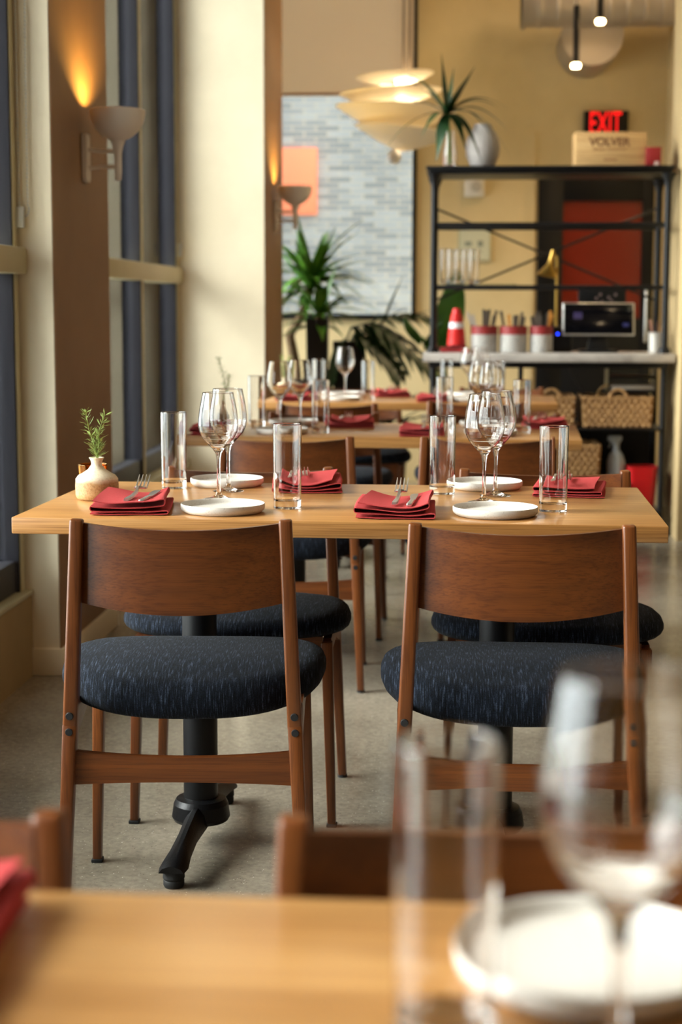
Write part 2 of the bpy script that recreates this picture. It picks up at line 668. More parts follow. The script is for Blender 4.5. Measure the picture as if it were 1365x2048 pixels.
# far wall with its window opening and door opening
FX0, FX1, FZ0, FZ1 = -1.45, -0.275, 1.10, 3.70
bm = B()
box(bm, -1.72, FX1, 11.0, 11.12, 0, FZ0)
box(bm, -1.72, FX1, 11.0, 11.12, FZ1, 4.0)
box(bm, FX1, 0.524, 11.0, 11.12, 0, 4.0)
box(bm, 0.524, 1.276, 11.0, 11.12, 2.03, 4.0)
box(bm, 1.276, 5.1, 11.0, 11.12, 0, 4.0)
struct('wall_far', bm, TAN)
bm = B(); box(bm, 0.455, 0.50, 10.985, 11.0, 0, 2.3); struct('trim_1', bm, TAN)

# far window
w = sempty('window_1')
bm = B()
box(bm, FX1 - 0.028, FX1, 10.97, 11.1, FZ0, FZ1, 0.003)
box(bm, FX0, FX0 + 0.04, 10.97, 11.1, FZ0, FZ1, 0.003)
box(bm, FX0, FX1, 10.97, 11.1, FZ0 - 0.012, FZ0 + 0.02, 0.003)
box(bm, FX0, FX1, 10.97, 11.1, FZ1 - 0.05, FZ1, 0.003)
obj('frame', bm, BLACK, w)
bm = B(); box(bm, FX0 + 0.02, FX1 - 0.02, 11.05, 11.056, FZ0 + 0.01, FZ1 - 0.02); obj('pane', bm, PANE, w)
# roller blind half way down the far window
m = BLIND = pbr('peach_blind_fabric', (248, 232, 208), 0.8)
m.node_tree.nodes['Principled BSDF'].inputs['Transmission Weight'].default_value = 0.0
t = m.node_tree
tl = t.nodes.new('ShaderNodeBsdfTranslucent'); tl.inputs[0].default_value = s2l((252, 236, 214))
mx = t.nodes.new('ShaderNodeMixShader'); mx.inputs[0].default_value = 0.8
outn = [n for n in t.nodes if n.type == 'OUTPUT_MATERIAL'][0]
t.links.new(t.nodes['Principled BSDF'].outputs[0], mx.inputs[1])
t.links.new(tl.outputs[0], mx.inputs[2])
t.links.new(mx.outputs[0], outn.inputs[0])
r = thing('roller_blind', 'pale peach roller blind drawn half way down the far window', 'blind', (0, 0, 0))
bm = B(); box(bm, FX0 + 0.01, -0.300, 10.945, 10.949, 2.556, 3.86); obj('fabric', bm, BLIND, r)
bm = B(); box(bm, FX0 + 0.01, -0.300, 10.938, 10.956, 2.540, 2.558, 0.004); obj('hem_bar', bm, pbr('hem_brown', (150, 112, 84), 0.5), r)
bm = B(); tube(bm, [(FX0 + 0.01, 10.945, 3.88), (-0.30, 10.945, 3.88)], 0.03, 20); obj('roller', bm, ALU, r)


# left windows
def side_window(name, xg, y0, y1, zs, ztr, mull, zh=3.55):
    w = sempty(name)
    for i, y in enumerate(mull):
        bm = B(); box(bm, xg - 0.115, xg, y - 0.03, y + 0.03, zs, zh, 0.002); obj('fin', bm, FINM, w)
        bm = B(); box(bm, xg - 0.150, xg - 0.115, y - 0.032, y + 0.032, zs, zh, 0.003); obj('fin_edge', bm, ALU, w)
        bm = B(); box(bm, xg, xg + 0.005, y - 0.02, y + 0.02, zs, zh, 0.002); obj('mullion', bm, TRIMC, w)
    bm = B(); box(bm, xg - 0.05, xg + 0.03, y0, y1, ztr - 0.04, ztr + 0.04, 0.003); obj('transom', bm, TRIMC, w)
    bm = B(); box(bm, xg - 0.09, xg - 0.01, y0, y1, zs, zs + 0.10, 0.003); obj('bottom_rail', bm, FINM, w)
    bm = B(); box(bm, xg - 0.09, xg - 0.01, y0, y1, 3.47, zh, 0.003); obj('head_rail', bm, FINM, w)
    bm = B(); box(bm, xg - 0.050, xg - 0.044, y0, y1, zs + 0.1, zh - 0.08); obj('pane', bm, PANE, w)
    return w


w = side_window('window_2', XG1, 0.0, 5.06, 0.277, 1.31, (0.03, 1.25, 2.5, 3.75, 5.03))
bm = B(); box(bm, -1.70, -1.335, 0.0, 5.06, 0.262, 0.277, 0.003); obj('sill', bm, SILL, w)
w = side_window('window_3', XG2, 5.88, 8.57, 0.36, 1.33, (6.6, 7.58, 8.54))
bm = B(); box(bm, -1.70, -1.40, 5.88, 8.57, 0.33, 0.37, 0.004); obj('sill', bm, SILL, w)

w = side_window('window_4', XG2, 9.43, 11.0, 0.5, 1.33, (9.47, 10.2, 10.97), 1.95)
bm = B(); box(bm, -1.70, -1.40, 9.43, 11.0, 0.5, 0.52, 0.004); obj('sill', bm, SILL, w)

# blind control chains hanging on the pier faces
CHAINM = pbr('clear_bead_plastic', (190, 188, 180), 0.35)


def blind_chain(x0, x1, y, zb, label):
    r = thing('blind_chain', label, 'blind chain', (0, 0, 0))
    bm = B()
    pts = []
    z = 3.3
    while z > zb + 0.02:
        pts.append((x0, y, z)); z -= 0.012
    for k in range(9):
        a = PI + PI * k / 8
        pts.append(((x0 + x1) / 2 + (x1 - x0) / 2 * math.cos(a), y, zb + 0.03 + 0.05 * math.sin(a) * 0.5))
    z = zb + 0.04
    while z < 3.3:
        pts.append((x1 + 0.004 * math.sin(z * 3), y, z)); z += 0.012
    for p in pts:
        bmesh.ops.create_icosphere(bm, subdivisions=1, radius=0.0034, matrix=Matrix.Translation(p))
    tube(bm, pts, 0.0012, 5)
    obj('bead_chain', bm, CHAINM, r)
    bm = B(); box(bm, x0 - 0.013, x0 + 0.015, y - 0.012, y + 0.008, zb - 0.03, zb + 0.035, 0.005)
    obj('tension_bracket', bm, CHAINM, r)
    return r


blind_chain(-1.350, -1.320, 5.046, 1.440, 'beaded blind chain hanging on the cream pier face beside the nearest window')
blind_chain(-1.448, -1.428, 8.556, 1.46, 'blind chain with white bracket by the far window edge, on the second pier')

# black door with red glass
d = sempty('door_1')
bm = B()
box(bm, 0.524, 0.687, 10.96, 11.02, 0.0, 2.03, 0.004)
box(bm, 1.2, 1.276, 10.96, 11.02, 0.0, 2.03, 0.004)
box(bm, 0.68, 1.21, 10.962, 11.018, 1.86, 2.03, 0.004)
box(bm, 0.68, 1.21, 10.962, 11.018, 0.0, 1.10, 0.004)
obj('door_frame', bm, BLACK, d)
REDG = pbr('red_glazing', (118, 34, 18), 0.25)
bm = B(); box(bm, 0.68, 1.21, 10.985, 10.995, 1.10, 1.86); obj('glazing', bm, REDG, d)
bm = B(); tube(bm, [(1.235, 10.94, 0.95), (1.235, 10.93, 0.99), (1.235, 10.93, 1.25), (1.235, 10.94, 1.29)], 0.009, 10)
tube(bm, [(1.235, 10.94, 0.95), (1.235, 10.965, 0.95)], 0.008, 8); tube(bm, [(1.235, 10.94, 1.29), (1.235, 10.965, 1.29)], 0.008, 8)
obj('pull_handle', bm, STEEL, d)

# ---------------------------------------------------------------- outside: brick wall across the yard
m = BRICK = pbr('grey_brick', (150, 152, 156), 0.8)
t, N, L, b = nodes(m)
bt = N.new('ShaderNodeTexBrick')
L.new(mapped(t, (1, 1, 1), 'Object', (PI / 2, 0, 0)), bt.inputs['Vector'])
bt.inputs['Color1'].default_value = s2l((112, 118, 128))
bt.inputs['Color2'].default_value = s2l((158, 162, 168))
bt.inputs['Mortar'].default_value = s2l((186, 176, 160))
bt.inputs['Scale'].default_value = 1.0
bt.inputs['Brick Width'].default_value = 0.20
bt.inputs['Row Height'].default_value = 0.047
bt.inputs['Mortar Size'].default_value = 0.006
bt.inputs['Bias'].default_value = 0.1
L.new(mixc(t, bt.outputs['Color'], ramp(t, nz(t, mapped(t, (1, 1, 1)), 0.9, 4, 0.6), [(0.3, (200, 205, 210)), (0.7, (255, 255, 255))]), 0.8, 'MULTIPLY'), b.inputs['Base Color'])
bm = B(); box(bm, -9, 4.0, 14.0, 14.3, -0.1, 7.0)
struct('wall_outside', bm, BRICK)
m = pbr('yard_paving', (150, 150, 146), 0.8)
bm = B(); box(bm, -12, -1.75, -6, 15, -0.3, -0.1); box(bm, -1.75, 3, 11.2, 14.0, -0.3, -0.1); struct('ground_outside', bm, m)
FACADE = paint('pale_blue_grey_render', (134, 152, 166), 0.7)
bm = B(); box(bm, -7.0, -2.05, 11.8, 14.0, -0.1, 9.0); struct('wall_outside', bm, FACADE)  # building added to keep sun off the brick; also fills window_3's view
PEACH = pbr('peach_panel_paint', (236, 128, 92), 0.6)
bm = B(); box(bm, -1.95, -1.19, 13.95, 14.0, 1.94, 2.495, 0.004)
tag(obj('wall_panel', bm, PEACH), 'peach orange panel mounted on the grey brick wall outside', 'sign panel')

# ---------------------------------------------------------------- chairs
W_T, W_F, ZT = 0.192, 0.228, 0.783


def make_chair():
    t_ = thing('dining_chair', '', 'chair')
    yr = -0.195

    def rx(z):     # splay of the rear posts
        return W_F - (W_F - W_T) * min(1, z / ZT)

    for s in (-1, 1):
        bm = B()
        # rear post: foot, knee at the seat, top
        p = [(s * rx(0) , yr - 0.018, 0.006), (s * rx(0.40), yr, 0.40), (s * rx(ZT), yr + 0.004, ZT)]
        beam(bm, p[0], p[1], 0.021, 0.024, 0.027, 0.034, 0.004)
        beam(bm, Vector(p[1]) - Vector((0, 0, 0.01)), p[2], 0.027, 0.034, 0.0245, 0.025, 0.005, 3)
        lg = obj('rear_leg', bm, WALZ, t_)
        bm = B(); cyl(bm, s * rx(0), yr - 0.018, 0.0, 0.008, 0.012, 12); obj('glide', bm, RUB, lg)
        for z in (0.416, 0.386):
            bm = B()
            tube(bm, [(s * rx(z), yr - 0.0155, z), (s * rx(z), yr - 0.0195, z)], [0.0078, 0.0066], 18)
            obj('bolt_cap', bm, RUB, lg)
    for s in (-1, 1):
        bm = B()
        beam(bm, (s * 0.226, 0.185, 0.006), (s * 0.214, 0.175, 0.425), 0.019, 0.022, 0.026, 0.034, 0.004)
        lg = obj('front_leg', bm, WALZ, t_)
        bm = B(); box(bm, s * 0.226 - 0.012, s * 0.226 + 0.012, 0.172, 0.198, 0.0, 0.008, 0.002); obj('glide', bm, RUB, lg)
        bm = B()       # tapering side rail
        x = s * 0.205
        pts = [(x, yr + 0.012, 0.355), (x, yr + 0.012, 0.436), (x, 0.165, 0.430), (x, 0.165, 0.392), (x, -0.02, 0.398)]
        extrude_poly(bm, pts, (1, 0, 0), 0.018 * (1 if s > 0 else -1))
        obj('side_rail', bm, WALY, t_)
    bm = B()           # front apron, arched underneath

    def apron(u, v, k):
        x = -0.204 + 0.408 * u
        a = 1 - (2 * u - 1) ** 2
        z0 = 0.355 + 0.020 * a
        return Vector((x, 0.170 + (0.018 if k else 0) - 0.009, z0 + (0.436 - z0) * v))
    grid(bm, 20, 2, apron, True); obj('front_rail', bm, WALX, t_)
    bm = B()           # waisted stretcher between the rear legs

    def stretch(u, v, k):
        q = 2 * u - 1
        a = q * q
        x = rx(0.30) * q
        zc = 0.313 + 0.002 * a
        h = 0.047 + 0.018 * a
        return Vector((x, yr - 0.008 + (0.018 if k else 0) - 0.004 * (1 - a), zc + (v - 0.5) * h))
    grid(bm, 28, 4, stretch, True); obj('stretcher', bm, WALX, t_)
    bm = B()           # curved plywood backrest

    def back(u, v, k):
        q = 2 * u - 1
        c_ = 1 - q * q
        x = (W_T - 0.010 + 0.004 * (1 - v)) * q
        ztop = 0.775 - 0.010 * c_
        zbot = 0.626 - 0.018 * c_
        z = zbot + (ztop - zbot) * v
        y = yr + 0.008 - 0.034 * c_ - 0.002
        return Vector((x, y + (0.011 if k else 0.0), z))
    grid(bm, 36, 8, back, True); obj('backrest', bm, WALX, t_, 0.8)
    # upholstered seat
    bm = B()
    nu, nv = 64, 26
    a_, b_, n_ = 0.262, 0.219, 2.6
    yc = 0.032
    rings = []
    top = 0.500
    prof = []
    for j in range(nv + 1):
        f = j / nv
        if f < 0.40:            # top surface outward
            q = f / 0.40
            prof.append((q * 0.86, 0.0 - 0.010 * q ** 3))
        elif f < 0.72:          # rounded side
            q = (f - 0.40) / 0.32
            an = PI / 2 - q * PI
            prof.append((0.86 + 0.14 * math.cos(an), -0.040 + 0.030 * math.sin(an)))
        else:
            q = (f - 0.72) / 0.28
            prof.append((0.86 * (1 - q), -0.070 - 0.006 * math.sin(min(1, q * 1.4) * PI / 2)))
    for rr, dz in prof:
        ring = []
        for k in range(nu):
            an = 2 * PI * k / nu
            ca, sa = math.cos(an), math.sin(an)
            q = (abs(ca) ** n_ + abs(sa) ** n_) ** (-1 / n_)
            x, y = a_ * rr * q * ca, b_ * rr * q * sa
            x *= 1 + 0.05 * (y / b_)       # a touch wider at the front
            dish = 0.010 * (x / a_) ** 2 - 0.006 * (y / b_) ** 2
            dz2 = dz * (1 - 0.30 * y / b_)
            z = top - 0.010 + dz2 + (dish if dz > -0.03 else dish * 0.6) + 0.010 * (1 - min(1, rr) ** 2) * (1 if dz > -0.03 else 0)
            ring.append(bm.verts.new((x, y + yc, z)))
        rings.append(ring)
    for r0, r1 in zip(rings[1:], rings[2:-1]):
        for k in range(nu):
            bm.faces.new((r0[k], r0[(k + 1) % nu], r1[(k + 1) % nu], r1[k]))
    bmesh.ops.delete(bm, geom=rings[0] + rings[-1], context='VERTS')
    bm.verts.ensure_lookup_table()
    for ring in (rings[1], rings[-2]):
        cc = Vector((0, 0, 0))
        for v in ring:
            cc += v.co
        cv = bm.verts.new(cc / nu)
        for k in range(nu):
            bm.faces.new((ring[k], ring[(k + 1) % nu], cv))
    obj('seat', bm, FAB, t_, 2.0)
    return t_


chair0 = make_chair()
R_ = math.radians
CH = [  # x, y, rotation (0 = back toward the camera), group, label
    (-0.514, 3.150, 3.4, 'walnut chair with its back to the viewer, second table, beside the stoneware vase end'),
    (0.119, 3.140, 0.5, 'walnut chair with its back to the viewer, second table, partly behind the blurred glasses'),
    (-0.500, 3.775, 180.8, 'walnut chair facing the viewer across the second table, opposite the one nearest the windows'),
    (0.212, 3.765, 179.2, 'walnut chair facing the viewer across the second table, at the end toward the black shelf'),
    (-0.517, 5.105, 2.0, 'walnut chair at the third table, its back visible behind the tall tumbler and red napkin'),
    (0.098, 5.130, 0.0, 'walnut chair at the third table, its back visible behind the pair of wine glasses'),
    (-0.490, 5.880, 180, 'walnut chair on the far side of the third table, window half, mostly hidden by plates'),
    (0.180, 5.880, 180, 'walnut chair on the far side of the third table, shelf half'),
    (-0.525, 6.830, 1.0, 'walnut chair pulled out from the fourth table, dark back above a folded red napkin'),
    (0.085, 7.030, 0.0, 'walnut chair at the fourth table directly before the black shelf'),
    (-0.475, 7.900, 181, 'walnut chair beyond the fourth table, its orange back showing under the tabletop'),
    (0.220, 7.860, 180, 'walnut chair beyond the fourth table, next to the shelf counter'),
    (-0.505, 1.022, 179.5, 'blurred walnut chair beside the red napkin of the closest table, cut by the frame'),
    (0.072, 1.022, 180, 'blurred walnut chair at the closest table, behind the big out-of-focus tumbler'),
]
for i, (x, y, rz, lab) in enumerate(CH):
    if i == 0:
        chair0.location = (x, y, 0)
        chair0.rotation_euler = (0, 0, R_(rz))
        chair0['label'] = lab
        chair0['group'] = 'walnut dining chairs around the tables'
    else:
        dup(chair0, (x, y, 0), R_(rz), lab)


# ---------------------------------------------------------------- tables
def table(cx, cy, w_, d_, rz, label, ped_y=-0.06, px=(-0.318, 0.325)):
    t_ = thing('dining_table', label, 'table', (cx, cy, 0), R_(rz), 'oak dining tables in a row')
    bm = B(); box(bm, -w_ / 2, w_ / 2, -d_ / 2, d_ / 2, 0.716, 0.75, 0.003, 2)
    obj('tabletop', bm, OAK, t_)
    for x in px:
        bm = B()
        cyl(bm, x, ped_y, 0.07, 0.705, 0.0375, 40)
        p = obj('pedestal', bm, BLACK, t_)
        bm = B()
        box(bm, x - 0.15, x + 0.15, ped_y - 0.012 - 0.02, ped_y + 0.032, 0.703, 0.716, 0.003)
        box(bm, x - 0.02, x + 0.02, ped_y - 0.22, ped_y + 0.22, 0.703, 0.7155, 0.003)
        obj('top_plate', bm, BLACK, p)
        bm = B()
        lathe(bm, [(0.0, 0.052), (0.060, 0.052), (0.064, 0.060), (0.060, 0.088), (0.054, 0.100), (0.040, 0.104), (0.0, 0.104)], 40, x, ped_y)
        for sgn in (-1, 1):
            # arched foot: sections along the arm
            secs = [(0.03, 0.050, 0.095, 0.050), (0.09, 0.052, 0.092, 0.050), (0.16, 0.050, 0.080, 0.044), (0.235, 0.044, 0.066, 0.050), (0.285, 0.038, 0.060, 0.060), (0.312, 0.036, 0.050, 0.052)]
            rings = []
            for dd, zb, zt, ww in secs:
                ring = []
                for (qx, qz) in ((-1, 0), (-0.75, 0.62), (-0.2, 1), (0.2, 1), (0.75, 0.62), (1, 0)):
                    ring.append(bm.verts.new((x + qx * ww / 2 + 0.02 * dd * sgn, ped_y + sgn * dd, zb + (zt - zb) * qz)))
                rings.append(ring)
            for r0, r1 in zip(rings, rings[1:]):
                for k in range(6):
                    bm.faces.new((r0[k], r0[(k + 1) % 6], r1[(k + 1) % 6], r1[k]))
            bm.faces.new(rings[0]); bm.faces.new(rings[-1])
        f = obj('foot_base', bm, IRON, p, 0.6)
        for sgn in (-1, 1):
            bm = B(); lathe(bm, [(0, 0), (0.019, 0), (0.0215, 0.005), (0.0215, 0.014), (0.020, 0.016), (0.0225, 0.020), (0.021, 0.038), (0, 0.038)], 24, x + 0.006 * sgn, ped_y + sgn * 0.285)
            obj('glide', bm, RUB, f)
    return t_


T = {}
T[1] = table(-0.231, 3.545, 1.306, 0.69, -1.2, 'oak table in sharp focus, set for four, stoneware vase at its window end', ped_y=-0.085)
T[2] = table(-0.232, 5.635, 1.300, 0.68, -2.2, 'oak table directly behind the sharply focused one, set for four', ped_y=-0.06)
T[3] = table(-0.205, 7.590, 1.320, 0.66, -1.2, 'oak table farthest from the viewer, just before the shelf and potted plants', ped_y=-0.02)
T[0] = table(-0.231, 0.785, 1.310, 0.69, -0.3, 'large blurred oak table filling the bottom of the photo', ped_y=-0.085)

# ---------------------------------------------------------------- tableware prototypes


def mk_highball():
    bm = B()
    h = 0.178
    lathe(bm, [(0, 0.0), (0.0275, 0.0), (0.0290, 0.0015), (0.0305, h - 0.001), (0.0299, h), (0.0287, h - 0.001), (0.0271, 0.021), (0.0245, 0.0165), (0.0, 0.0155)], 56)
    return obj('highball_glass', bm, GLASS, None, 1.0)


def mk_wine():
    bm = B()
    outer = [(0, 0.0), (0.034, 0.0), (0.0355, 0.0010), (0.034, 0.0022), (0.018, 0.0055), (0.008, 0.0105), (0.0048, 0.018), (0.0038, 0.035), (0.0036, 0.070), (0.0042, 0.090), (0.0068, 0.103), (0.013, 0.112), (0.0235, 0.1225), (0.034, 0.135), (0.041, 0.149), (0.0438, 0.163), (0.0435, 0.178), (0.0405, 0.200), (0.0362, 0.222), (0.0335, 0.235)]
    inner = [(0.0329, 0.2352), (0.0326, 0.2345), (0.0354, 0.2215), (0.0396, 0.200), (0.0426, 0.178), (0.0429, 0.163), (0.0401, 0.1497), (0.033, 0.1365), (0.0225, 0.1245), (0.012, 0.1155), (0.005, 0.1115), (0, 0.1108)]
    lathe(bm, outer + inner, 64)
    return obj('wine_glass', bm, GLASS, None, 1.2)


def mk_plate():
    bm = B()
    lathe(bm, [(0, 0.0), (0.076, 0.0), (0.080, 0.0015), (0.0855, 0.006), (0.0868, 0.010), (0.0868, 0.0175), (0.0858, 0.019), (0.0842, 0.0185), (0.0832, 0.0165), (0.0820, 0.0095), (0.078, 0.0075), (0.0, 0.0070)], 96)
    return obj('plate', bm, CER, None, 0.9)


def mk_napkin(curl=1.0, seed=1):
    """a napkin folded in layers; open layered end at -Y"""
    rnd = random.Random(seed)
    W, D = 0.156, 0.235
    # centre line of the cloth in section, bottom to top
    ys = []
    gap = [0.0050, 0.0060, 0.0085]
    line = []
    z = 0.0022
    dirn = 1
    ends = (0.078, 0.074)
    lays = 4
    for k in range(lays):
        x0, x1 = (-W / 2 + 0.004 * k, W / 2 - 0.003 * k)
        if dirn < 0:
            x0, x1 = x1, x0
        for i in range(15):
            line.append((x0 + (x1 - x0) * i / 14, z, k, i / 14))
        if k < lays - 1:
            g = gap[k] * (0.8 + 0.4 * rnd.random())
            for i in range(1, 6):
                a = -PI / 2 + PI * i / 6
                line.append((x1 + dirn * g * 0.55 * math.cos(a), z + g / 2 + g / 2 * math.sin(a), k, 1))
            z += g
        dirn = -dirn
    n = len(line)
    ny = 14
    bm = B()
    hth = 0.0009

    def P(i, v):
        x, zz, k, s = line[i]
        yy = -D / 2 + D * v
        q = x / (W / 2)
        lift = curl * (zz / 0.019) * (0.013 * abs(q) ** 2.0 * (1 - 0.35 * v) + 0.003 * math.sin(3.1 * q + 1.3 * seed + 2.2 * v))
        lift = max(lift, -0.0012 * k)
        xs = x * (1 - 0.02 * v * k) + 0.004 * math.sin(2.5 * v + k + seed)
        return Vector((xs, yy + 0.003 * math.sin(5 * q + k * 1.7) * (1 - v), zz + lift))
    nrm = []
    for v in range(ny + 1):
        row = []
        for i in range(n):
            a, b_ = P(max(i - 1, 0), v / ny), P(min(i + 1, n - 1), v / ny)
            d = b_ - a
            nn = Vector((-d.z, 0, d.x))
            if nn.length > 1e-9:
                nn.normalize()
            row.append(nn)
        nrm.append(row)
    grid(bm, n - 1, ny, lambda u, v, k: P(round(u * (n - 1)), v) + nrm[round(v * ny)][round(u * (n - 1))] * (hth if k else -hth), True)
    return obj('folded_napkin', bm, NAP, None, 1.0)


def mk_fork():
    r = thing('fork', '', 'fork')
    bm = B()

    def zc(y):  # side profile, tines dip then rise
        return 0.004 + 0.010 * math.exp(-((y - 0.125) / 0.022) ** 2) + 0.024 * max(0, (y - 0.140) / 0.052) ** 1.25
    secs = [(0.0, 0.0085, 0.0035), (0.02, 0.0105, 0.0035), (0.06, 0.0085, 0.0035), (0.10, 0.0055, 0.0038), (0.120, 0.006, 0.0036), (0.132, 0.016, 0.0022), (0.142, 0.0225, 0.002)]
    rings = []
    for y, w_, th in secs:
        z = zc(y)
        rings.append([bm.verts.new((-w_ / 2, y, z)), bm.verts.new((w_ / 2, y, z)), bm.verts.new((w_ / 2 * 0.8, y, z + th)), bm.verts.new((-w_ / 2 * 0.8, y, z + th))])
    for a, b_ in zip(rings, rings[1:]):
        for k in range(4):
            bm.faces.new((a[k], a[(k + 1) % 4], b_[(k + 1) % 4], b_[k]))
    bm.faces.new(rings[0]); bm.faces.new(rings[-1])
    obj('handle', bm, STEEL, r, 0.9)
    bm = B()
    for k in range(4):
        x = -0.0098 + 0.00653 * k
        pts = [(x * 0.95, 0.138, zc(0.138) + 0.001), (x, 0.152, zc(0.152) + 0.001), (x, 0.17, zc(0.17) + 0.001), (x, 0.192, zc(0.192) + 0.001)]
        tube(bm, pts, [0.0019, 0.0018, 0.0015, 0.0007], 8)
    obj('tines', bm, STEEL, r, 0.9)
    for c_ in r.children:
        c_.data.transform(Matrix.Diagonal((1.18, 1.08, 1.3, 1)))
    return r


def mk_knife():
    r = thing('knife', '', 'knife')
    bm = B()
    beam(bm, (0, 0.0, 0.005), (0, 0.075, 0.006), 0.011, 0.007, 0.009, 0.007, 0.002)
    obj('handle', bm, STEEL, r, 0.9)
    bm = B()
    pts = [(-0.0045, 0.072, 0.005), (0.0045, 0.072, 0.005), (0.005, 0.10, 0.006), (0.005, 0.155, 0.008), (0.002, 0.168, 0.008), (-0.006, 0.165, 0.008), (-0.0105, 0.150, 0.0078), (-0.010, 0.12, 0.007), (-0.0075, 0.105, 0.0062)]
    extrude_poly(bm, pts, (0, 0, 1), 0.0014)
    obj('blade', bm, STEEL, r, 0.9)
    return r


def mk_vase():
    bm = B()
    lathe(bm, [(0, 0.0), (0.038, 0.0), (0.0445, 0.004), (0.0470, 0.012), (0.0474, 0.030), (0.0462, 0.046), (0.0405, 0.0535), (0.030, 0.0590), (0.019, 0.0665), (0.0125, 0.0750), (0.0115, 0.0800), (0.0135, 0.0870), (0.0165, 0.0915), (0.0160, 0.0925), (0.0140, 0.0920), (0.0100, 0.0860), (0.0090, 0.0780), (0.012, 0.070), (0.03, 0.054), (0.042, 0.040), (0.042, 0.008), (0, 0.006)], 64)
    return obj('bud_vase', bm, CLAY, None, 1.0)


def mk_rosemary(seed):
    rnd = random.Random(seed)
    r = thing('rosemary_sprigs', '', 'rosemary')
    stems = [[(0, 0, -0.045), (0.002, 0, 0.0), (-0.006, 0.002, 0.030), (-0.016, 0.0, 0.062), (-0.022, 0.0, 0.098)],
             [(0, 0.002, -0.045), (0.003, 0, 0.0), (0.006, -0.002, 0.030), (0.006, 0.0, 0.058), (0.018, 0.004, 0.092)],
             [(0, -0.002, -0.045), (0.0, 0, 0.0), (-0.002, 0.004, 0.025), (0.004, 0.006, 0.055)]]
    if seed == 2:
        stems = [[(0, 0, -0.045), (0, 0, 0), (0.004, 0, 0.05), (-0.002, 0, 0.10), (-0.018, 0, 0.150)], [(0, 0, -0.045), (0, 0, 0), (0.012, 0, 0.045), (0.02, 0, 0.085)]]
    bs, bl = B(), B()
    for st_ in stems:
        pts = [Vector(p) for p in st_]
        tube(bs, pts, 0.0014, 7, True, 0.0007)
        # densify
        path = []
        for a, b_ in zip(pts[1:], pts[2:]):
            for k in range(6):
                path.append((a.lerp(b_, k / 6), (b_ - a).normalized()))
        path.append((pts[-1], (pts[-1] - pts[-2]).normalized()))
        for i, (p, d) in enumerate(path):
            nl = 4 if i < len(path) - 2 else 7
            for k in range(nl):
                an = rnd.random() * 2 * PI
                x, y = frame_of(d)
                out = (x * math.cos(an) + y * math.sin(an))
                ln = rnd.uniform(0.014, 0.030) * (1.05 - 0.3 * i / len(path))
                mixf = rnd.uniform(0.4, 1.5)
                dr = (out * mixf + d * rnd.uniform(0.3, 0.9)).normalized()
                q0 = p
                q1 = p + dr * ln * 0.6
                q2 = p + dr * ln + Vector((0, 0, rnd.uniform(-0.003, 0.003)))
                sd = dr.cross(d).normalized() * 0.0015
                nn = dr.cross(sd).normalized() * 0.0005
                v0 = [bl.verts.new(q0), bl.verts.new(q1 + sd), bl.verts.new(q1 + nn), bl.verts.new(q1 - sd), bl.verts.new(q1 - nn), bl.verts.new(q2)]
                for a_, b__ in ((1, 2), (2, 3), (3, 4), (4, 1)):
                    bl.faces.new((v0[0], v0[a_], v0[b__]))
                    bl.faces.new((v0[5], v0[b__], v0[a_]))
    obj('stem', bs, ROSEST, r, 1.0)
    obj('needles', bl, ROSE, r, 1.0)
    return r


PROTO = {}
P_first = {}


def put(kind, mk, loc, rz, label, group, *a):
    key = (kind,) + a
    z = loc if len(loc) == 3 else (loc[0], loc[1], 0.7502)
    if key not in PROTO:
        o = mk(*a)
        PROTO[key] = o
        o.location = z
        o.rotation_euler = (0, 0, rz)
        o['label'] = label
        o['category'] = CAT[kind]
        o['group'] = group
        return o
    o = dup(PROTO[key], z, rz, label, group)
    return o


CAT = {'highball': 'tumbler', 'wine': 'wine glass', 'plate': 'plate', 'napkin': 'napkin', 'fork': 'fork', 'knife': 'knife', 'vase': 'vase', 'rosemary': 'rosemary'}
tb = {0: 'closest, blurred table', 1: 'second table', 2: 'third table', 3: 'farthest table'}
# sharply focused table: positions measured one by one
side = {('n', 'L'): 'viewer side, window half', ('n', 'R'): 'viewer side, shelf half', ('f', 'L'): 'far side, window half', ('f', 'R'): 'far side, shelf half'}


def lay(ti, ns, lr, plate=None, high=None, wine=None, nap=None, naprot=0.0, nseed=1, cutlery=True, crot=2):
    where = side[(ns, lr)]
    back = ns == 'f'
    if plate:
        put('plate', mk_plate, plate, 0, 'off-white rimmed plate on the %s, %s' % (tb[ti], where), 'rimmed plates on the tables')
    if high:
        put('highball', mk_highball, high, random.random() * 6, 'tall clear tumbler on the %s, %s' % (tb[ti], where), 'tall tumblers on the tables')
    if wine:
        put('wine', mk_wine, wine, random.random() * 6, 'stemmed wine glass on the %s, %s' % (tb[ti], where), 'wine glasses on the tables')
    if nap:
        rz = R_(naprot) + (PI if back else 0)
        put('napkin', mk_napkin, nap, rz, 'folded red napkin on the %s, %s' % (tb[ti], where), 'folded red napkins on the tables', (1.0 if nseed != 3 else 0.25), nseed)
        if cutlery:
            ca, sa = math.cos(rz), math.sin(rz)

            def off(dx, dy):
                return (nap[0] + ca * dx - sa * dy, nap[1] + sa * dx + ca * dy, 0.7502 + 0.0225)
            put('fork', mk_fork, off(0.004 - 0.0012 * crot, -0.095), rz - R_(crot), 'steel fork lying on the red napkin of the %s, %s' % (tb[ti], where), 'forks on the napkins')
            put('knife', mk_knife, off(0.034 - 0.0010 * crot, -0.100), rz - R_(crot * 1.4), 'steel butter knife on the red napkin of the %s, %s' % (tb[ti], where), 'knives on the napkins')


